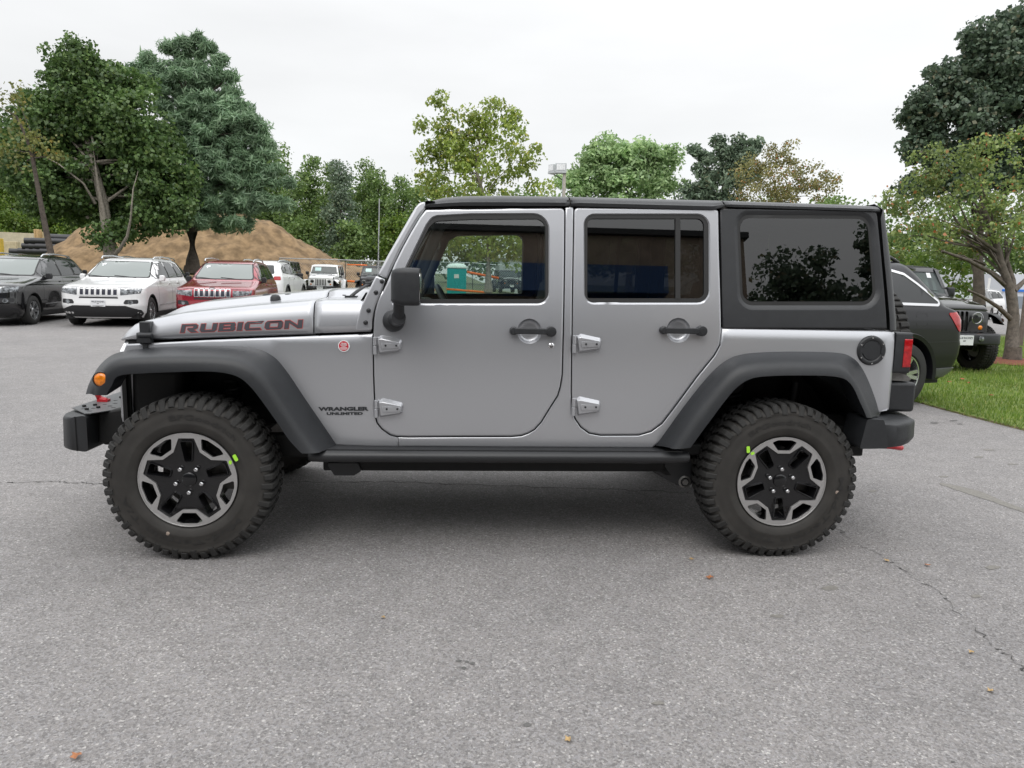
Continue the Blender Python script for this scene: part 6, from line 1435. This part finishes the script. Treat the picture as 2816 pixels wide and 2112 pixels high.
# white crossover facing away
def crossover():
    R = thing('white_crossover', 'white crossover with dark wheel arches facing away behind the red SUV', 'car', (0, 0, 0))
    lv = [(.24, .2, 4.45, .82, .4, .3, .16, .1), (.40, .05, 4.58, .90, .38, .3, .16, .1), (.60, .0, 4.62, .93, .36, .28, .15, .1), (.85, .03, 4.60, .93, .34, .26, .14, .1), (.96, .10, 4.57, .92, .42, .25, .16, .1), (1.02, .45, 4.56, .91, .46, .25, .18, .1), (1.10, 1.05, 4.54, .89, .36, .25, .12, .1), (1.15, 1.30, 4.52, .87, .26, .24, .12, .1),
          (1.35, 1.66, 4.36, .80, .2, .24, .14, .12), (1.52, 1.95, 4.18, .74, .2, .22, .14, .12), (1.62, 2.2, 4.05, .67, .2, .2, .15, .12), (1.67, 2.6, 3.9, .58, .2, .2, .2, .12), (1.69, 3.0, 3.6, .45, .15, .15, .1, .1)]
    B_ = car_shell(lv, 4.6, WHITEP, R, (.93, 3.63), .36, .42, .37); bv = bvh_of([B_])
    m_ = MB(); m_.box((.3, -.8, .2), (4.3, .8, .6)); m_.box((1.5, -.62, .6), (4.1, .62, 1.1)); m_.build('underbody', BLACK, R)
    for axis, s in (('Y', -1), ('-Y', 1)):
        decal('pillar_trim', [(rnd([(1.50, 1.15), (2.05, 1.55), (2.6, 1.60), (3.6, 1.58), (4.05, 1.40), (4.0, 1.24)], .05), [])], bv, axis, SEAL, R, off=.002, grid=.12)
        for W_ in ([(1.66, 1.18), (2.12, 1.52), (2.62, 1.57), (2.66, 1.19)], [(2.74, 1.19), (2.71, 1.575), (3.42, 1.56), (3.50, 1.22)], [(3.58, 1.23), (3.52, 1.55), (3.68, 1.53), (3.96, 1.38), (3.92, 1.27)]): decal('side_window', [(rnd(W_, .03), [])], bv, axis, DGLASS, R, off=.006, grid=.12)
        decal('door_seam', [(seam(p), []) for p in ([(1.48, 1.1), (1.50, .45), (1.56, .36)], [(2.69, 1.15), (2.68, .6), (2.70, .36)], [(3.52, 1.15), (3.42, .9), (3.2, .5), (3.15, .36)])], bv, axis, FASC, R, off=.0015)
        decal('door_handle', [(rnd([(2.45, 1.03), (2.62, 1.03), (2.62, 1.06), (2.45, 1.06)], .01), []), (rnd([(3.25, 1.05), (3.42, 1.05), (3.42, 1.08), (3.25, 1.08)], .01), [])], bv, axis, SILV, R, off=.02)
        decal('sill_cladding', [([(1.38, .25), (3.2, .25), (3.18, .38), (1.40, .38)], [])], bv, axis, FASC, R, off=.012)
        for xx in (.93, 3.63):
            q = MB(); ar = [(xx+.42*cos(a), .37+.42*sin(a)) for a in np.linspace(-.1, pi+.1, 25)]
            q.loft([[(xx+(x-xx)*1.14, s*.932, .37+(z-.37)*1.14) for x, z in ar], [(x, s*.945, z) for x, z in ar], [(x, s*.55, z) for x, z in ar]]); q.build('wheel_arch', FASC, R, smooth=60, weld=False)
            road_wheel(R, xx, s*.80, .365, .365, s, SILV, .23)
        q = MB(); q.box((1.66, min(s*.86, s*1.08), 1.13), (1.78, max(s*.86, s*1.08), 1.26)); q.build('door_mirror', FASC, R, bevel=.035, seg=3)
        q = MB(); q.tube([(2.1, s*.66, 1.62), (2.25, s*.67, 1.70), (3.0, s*.66, 1.735), (3.7, s*.64, 1.70), (3.9, s*.63, 1.62)], .022, 8); q.build('roof_rail', SILV, R, smooth=60)
        decal('tail_lamp', [(rnd([(s*.60, .98), (s*.86, .98), (s*.84, 1.12), (s*.64, 1.12)], .03), [])], bv, '-X', LENSR, R, off=.006, grid=.06)
    decal('windscreen', [(rnd([(-.70, 1.18), (.70, 1.18), (.58, 1.56), (-.58, 1.56)], .05), [])], bv, 'X', WGLASS, R, off=.006, grid=.08)
    decal('rear_window', [(rnd([(-.64, 1.20), (.64, 1.20), (.55, 1.52), (-.55, 1.52)], .05), [])], bv, '-X', DGLASS, R, off=.006, grid=.08)
    return R
CH = crossover(); p = atd(783, 800, 27.0); CH.rotation_euler.z = -pi/2   # right rear wheel there
# facing +Y: local (3.63, +-.8) ; local x -> -Y, local y -> +X
CH.location = (p.x-.80, p.y+3.63, terr(p.x, p.y))

# ------------------------------------------------------------------ dark SUV at the right, seen from its side
GBI = mat('grey_bumper_insert', (.13, .135, .14), .35)
def dark_suv():
    R = thing('dark_suv', 'dark grey metallic SUV with a chrome-edged rear window parked behind the spare wheel', 'car', (0, 0, 0))
    lv = [(.30, .2, 4.66, .86, .4, .13, .16, .08), (.42, .06, 4.80, .93, .38, .13, .16, .08), (.60, .0, 4.86, .955, .36, .13, .15, .08), (.75, .0, 4.88, .96, .34, .13, .14, .09), (.79, .02, 4.86, .962, .34, .13, .14, .09), (.95, .04, 4.85, .965, .34, .13, .14, .10), (1.04, .12, 4.84, .962, .42, .13, .16, .10), (1.08, .5, 4.82, .955, .46, .13, .18, .10), (1.15, 1.1, 4.78, .94, .36, .13, .12, .12), (1.20, 1.4, 4.67, .92, .26, .24, .12, .12),
          (1.35, 1.68, 4.52, .865, .2, .24, .14, .14), (1.55, 2.05, 4.31, .78, .2, .22, .14, .14), (1.66, 2.3, 4.19, .725, .2, .2, .15, .14), (1.71, 2.55, 4.08, .68, .2, .2, .2, .14), (1.745, 2.9, 3.95, .58, .2, .2, .2, .1), (1.755, 3.1, 3.7, .45, .15, .15, .1, .1)]
    B_ = car_shell(lv, 4.8, GREYP, R, (.92, 3.835), .385, .445, .39); bv = bvh_of([B_])
    m_ = MB(); m_.box((.3, -.84, .26), (4.55, .84, .6)); m_.box((1.5, -.66, .6), (4.3, .66, 1.15)); m_.build('underbody', BLACK, R)
    qw = [(3.30, 1.245), (3.28, 1.60), (3.62, 1.600), (3.85, 1.555), (4.04, 1.44), (4.32, 1.245), (4.30, 1.228)]
    for axis, s in (('Y', -1), ('-Y', 1)):
        for W_ in ([(1.72, 1.22), (2.2, 1.56), (2.66, 1.61), (2.66, 1.22)], [(2.72, 1.22), (2.72, 1.61), (3.22, 1.61), (3.22, 1.22)], qw):
            W_ = rnd(W_, [0.02, .02]+[.06]*(len(W_)-3)+[.02], 5)
            decal('window_chrome', [(offs(W_, .030), [W_])], bv, axis, CHROME, R, off=.010, grid=0); decal('side_window', [(W_, [])], bv, axis, TGL, R, off=.004, grid=.12)
        decal('door_seam', [(seam(p), []) for p in ([(1.55, 1.1), (1.56, .45), (1.62, .36)], [(2.69, 1.15), (2.68, .6), (2.70, .36)], [(3.42, 1.2), (3.40, 1.0), (3.28, .7), (3.2, .36)], [(4.10, .775), (4.80, .78)])], bv, axis, FASC, R, off=.0015)
        decal('fuel_flap_seam', [(offs(rnd([(3.92, .96), (4.10, .96), (4.10, 1.12), (3.92, 1.12)], .04), .005), [rnd([(3.92, .96), (4.10, .96), (4.10, 1.12), (3.92, 1.12)], .04)])] if s < 0 else [(seam([(3.9, 1), (3.91, 1)]), [])], bv, axis, FASC, R, off=.0015)
        decal('tail_lamp', [(rnd([(4.46, 1.125), (4.86, 1.14), (4.86, .90), (4.66, .90)], .02), [])], bv, axis, LENSR, R, off=.008, grid=.04)
        decal('bumper_insert', [([(4.34, .33), (4.78, .36), (4.74, .46), (4.36, .45)], [])], bv, axis, GBI, R, off=.014, grid=.06)
        for xx in (.92, 3.835):
            q = MB(); ar = [(xx+.445*cos(a), .39+.445*sin(a)) for a in np.linspace(-.15, pi+.15, 31)]
            q.loft([[(xx+(x-xx)*1.13, s*.958, .39+(z-.39)*1.13) for x, z in ar], [(xx+(x-xx)*1.10, s*.975, .39+(z-.39)*1.10) for x, z in ar], [(x, s*.965, z) for x, z in ar], [(x, s*.55, z) for x, z in ar]]); q.build('wheel_arch', GREYP, R, smooth=50, weld=False)
            road_wheel(R, xx, s*.83, .385, .385, s, SILV, .245, w=.125)
        q = MB(); q.box((1.72, min(s*.90, s*1.12), 1.17), (1.86, max(s*.90, s*1.12), 1.31)); q.build('door_mirror', FASC, R, bevel=.04, seg=3)
        q = MB(); q.tube([(2.3, s*.69, 1.69), (2.5, s*.69, 1.755), (3.2, s*.675, 1.785), (3.75, s*.66, 1.765), (3.9, s*.65, 1.71)], .022, 8); q.build('roof_rail', STEEL, R, smooth=60)
        decal('rear_lamp', [(rnd([(s*.50, .98), (s*.84, .95), (s*.86, 1.14), (s*.62, 1.15)], .03), [])], bv, '-X', LENSR, R, off=.006, grid=.06)
    decal('windscreen', [(rnd([(-.72, 1.24), (.72, 1.24), (.60, 1.62), (-.60, 1.62)], .05), [])], bv, 'X', WGLASS, R, off=.006, grid=.08)
    decal('rear_window', [(rnd([(-.66, 1.26), (.66, 1.26), (.56, 1.60), (-.56, 1.60)], .05), [])], bv, '-X', DGLASS, R, off=.006, grid=.08)
    q = MB(); q.prism([(4.02, 1.70), (4.30, 1.645), (4.28, 1.62), (4.12, 1.66)], -.60, .60); q.build('roof_spoiler', BLACKP, R, bevel=.01)
    return R
TGL = mat('grey_car_glass', (.03, .032, .034), .04, spec=.45)
GC = dark_suv(); a = radians(19); wc = Vector((6.56, 4.66, 0)); off_ = Matrix.Rotation(a, 3, 'Z')@Vector((3.835, -.83-.12, 0)); GC.rotation_euler.z = a; GC.location = wc-off_

# ------------------------------------------------------------------ other off-road vehicles: the same kind, other colours
REFLG = glass('hazy_windscreen', (.20, .24, .23), refl_mix=.30, refl_col=(.20, .24, .24))  # diffuse grey put into the glass stands for the grey it reflects
SKIP = ('lettering', 'lettering_outline', 'raised_lettering', 'paint_mark', 'mud_spot', 'lug_nut', 'hinge_bolt', 'trail_badge', 'badge_field', 'badge_mountain', 'badge_lettering', 'model_lettering', 'torx_bolt', 'coil_spring', 'shock_absorber', 'tow_hook', 'hood_bumper', 'bumper_plate', 'aerial', 'mount_bolt', 'fuel_door_bolt')
def offroad(label, loc, rz, body, top, fl, group='off-road vehicles in the background', extra_skip=()):
    c = copy_tree(ROOT, None, skip=SKIP+extra_skip, mats={'silver_paint': body, 'hardtop_plastic': top, 'flare_plastic': fl})
    c['label'] = label; c['group'] = group; c.location = loc; c.rotation_euler.z = rz
    for ch in c.children:
        if ch.name.startswith('windscreen') and not ch.name.startswith(('windscreen_f', 'windscreen_h', 'windscreen_b')): ch.material_slots[0].link = 'OBJECT'; ch.material_slots[0].material = REFLG
    return c
def on_body(o, name, verts, faces, m, parent=None):      # a small extra piece given in the model's own measures
    return mk(name, verts, faces, m, o)
def front_plate(o, y=0., z=.575, x=-.758, stick=True):
    m_ = MB(); m_.box((x-.006, YC+y-.155, z-.08), (x+.004, YC+y+.155, z+.08)); pl = m_.build('licence_plate', PLATEM, None, bevel=.002); pl.parent = o; pl.matrix_parent_inverse = ROOTS['off_road_vehicle'].inverted()
    for s_, dz, w_, h_ in (("WILLIE RACINE'S", .022, .275, .036), ('JEEP', -.020, .05, .018)):
        q = word('plate_lettering', s_, lambda a, b, dz=dz, w_=w_: (x-.0075, YC+y+w_/2-a, z+dz+b), INK, None, width=w_, height=h_, bold=.02); q.parent = pl
    if stick:
        m_ = MB()
        for y0, y1, z0, z1 in ((YC+.18, YC+.50, 1.48, 1.66),): m_.add([(wsx(z)+.004, y_, z) for y_, z in ((y0, z0), (y1, z0), (y1, z1), (y0, z1))], [(0, 1, 2, 3)])
        s = m_.build('window_sticker', STICK, None); s.parent = o; s.matrix_parent_inverse = ROOTS['off_road_vehicle'].inverted()
def fogs(o):
    for s in (-1, 1):
        q = MB(); q.revolve([(.045, 0), (.042, -.012), (.02, -.018), (0, -.02)], 18, axis='X', c=(-.742, YC+s*.30, .60)); f_ = q.build('fog_lamp', HEADL, None, smooth=60); f_.parent = o; f_.matrix_parent_inverse = ROOTS['off_road_vehicle'].inverted()
OR1 = offroad('black off-road vehicle parked nose-out on the grass at the right', (9.50, 9.95, .02), radians(90), BLACKP, HARDTOP, FLAREM); front_plate(OR1, stick=False); fogs(OR1)
m_ = MB(); m_.add([(wsx(z)+.004, y_, z) for y_, z in ((.42, 1.60), (.50, 1.60), (.50, 1.69), (.42, 1.69))], [(0, 1, 2, 3)]); s = m_.build('window_sticker', PLATEM, None); s.parent = OR1; s.matrix_parent_inverse = ROOTS['off_road_vehicle'].inverted()
p = atd(878, 760, 37.5); OR2 = offroad('white off-road vehicle with white roof and flares parked facing the camera', (p.x, p.y+1.9, terr(p.x, p.y)-.14), radians(92), WHITEP, WHITEP, WHITEP); front_plate(OR2); fogs(OR2)
p = atd(1022, 760, 39); OR3 = offroad('black off-road vehicle with a window sticker right of the white one', (p.x, p.y+1.9, terr(p.x, p.y)-.14), radians(90), GREYP, HARDTOP, FLAREM); front_plate(OR3)
p = atd(742, 760, 37.5); OR4 = offroad('black off-road vehicle mostly hidden behind the white crossover', (p.x, p.y+1.9, terr(p.x, p.y)), radians(90), BLACKP, HARDTOP, FLAREM)
p = atd(1398, 760, 56); OR5 = offroad('black off-road vehicle seen far away through the front door window', (p.x, p.y+1.9, terr(p.x, p.y)), radians(97), BLACKP, HARDTOP, FLAREM); front_plate(OR5, stick=False)
for i, (u, D, m, lab) in enumerate(((2668, 44, WHITEP, 'white car far beyond the grass, left of the other distant ones'), (2728, 40, WHITEP, 'white car far beyond the grass, nearest the crabapple trunk'), (2742, 34, mat('taupe_paint', (.22, .21, .20), .3, .4, coat=1), 'silver-grey car far beyond the grass in front of the white ones'))):
    p = atd(u, 800, D); c = copy_tree(CK, None, skip=('grille_slot', 'grille_mesh', 'door_seam', 'fog_lamp', 'fog_lamp_recess', 'plate_holder', 'window_sticker', 'wiper'), mats={'black_paint': m}); c['label'] = lab; c['group'] = 'cars parked far beyond the grass'; c.location = (p.x-2, p.y, -.15); c.rotation_euler.z = .35+i*.2
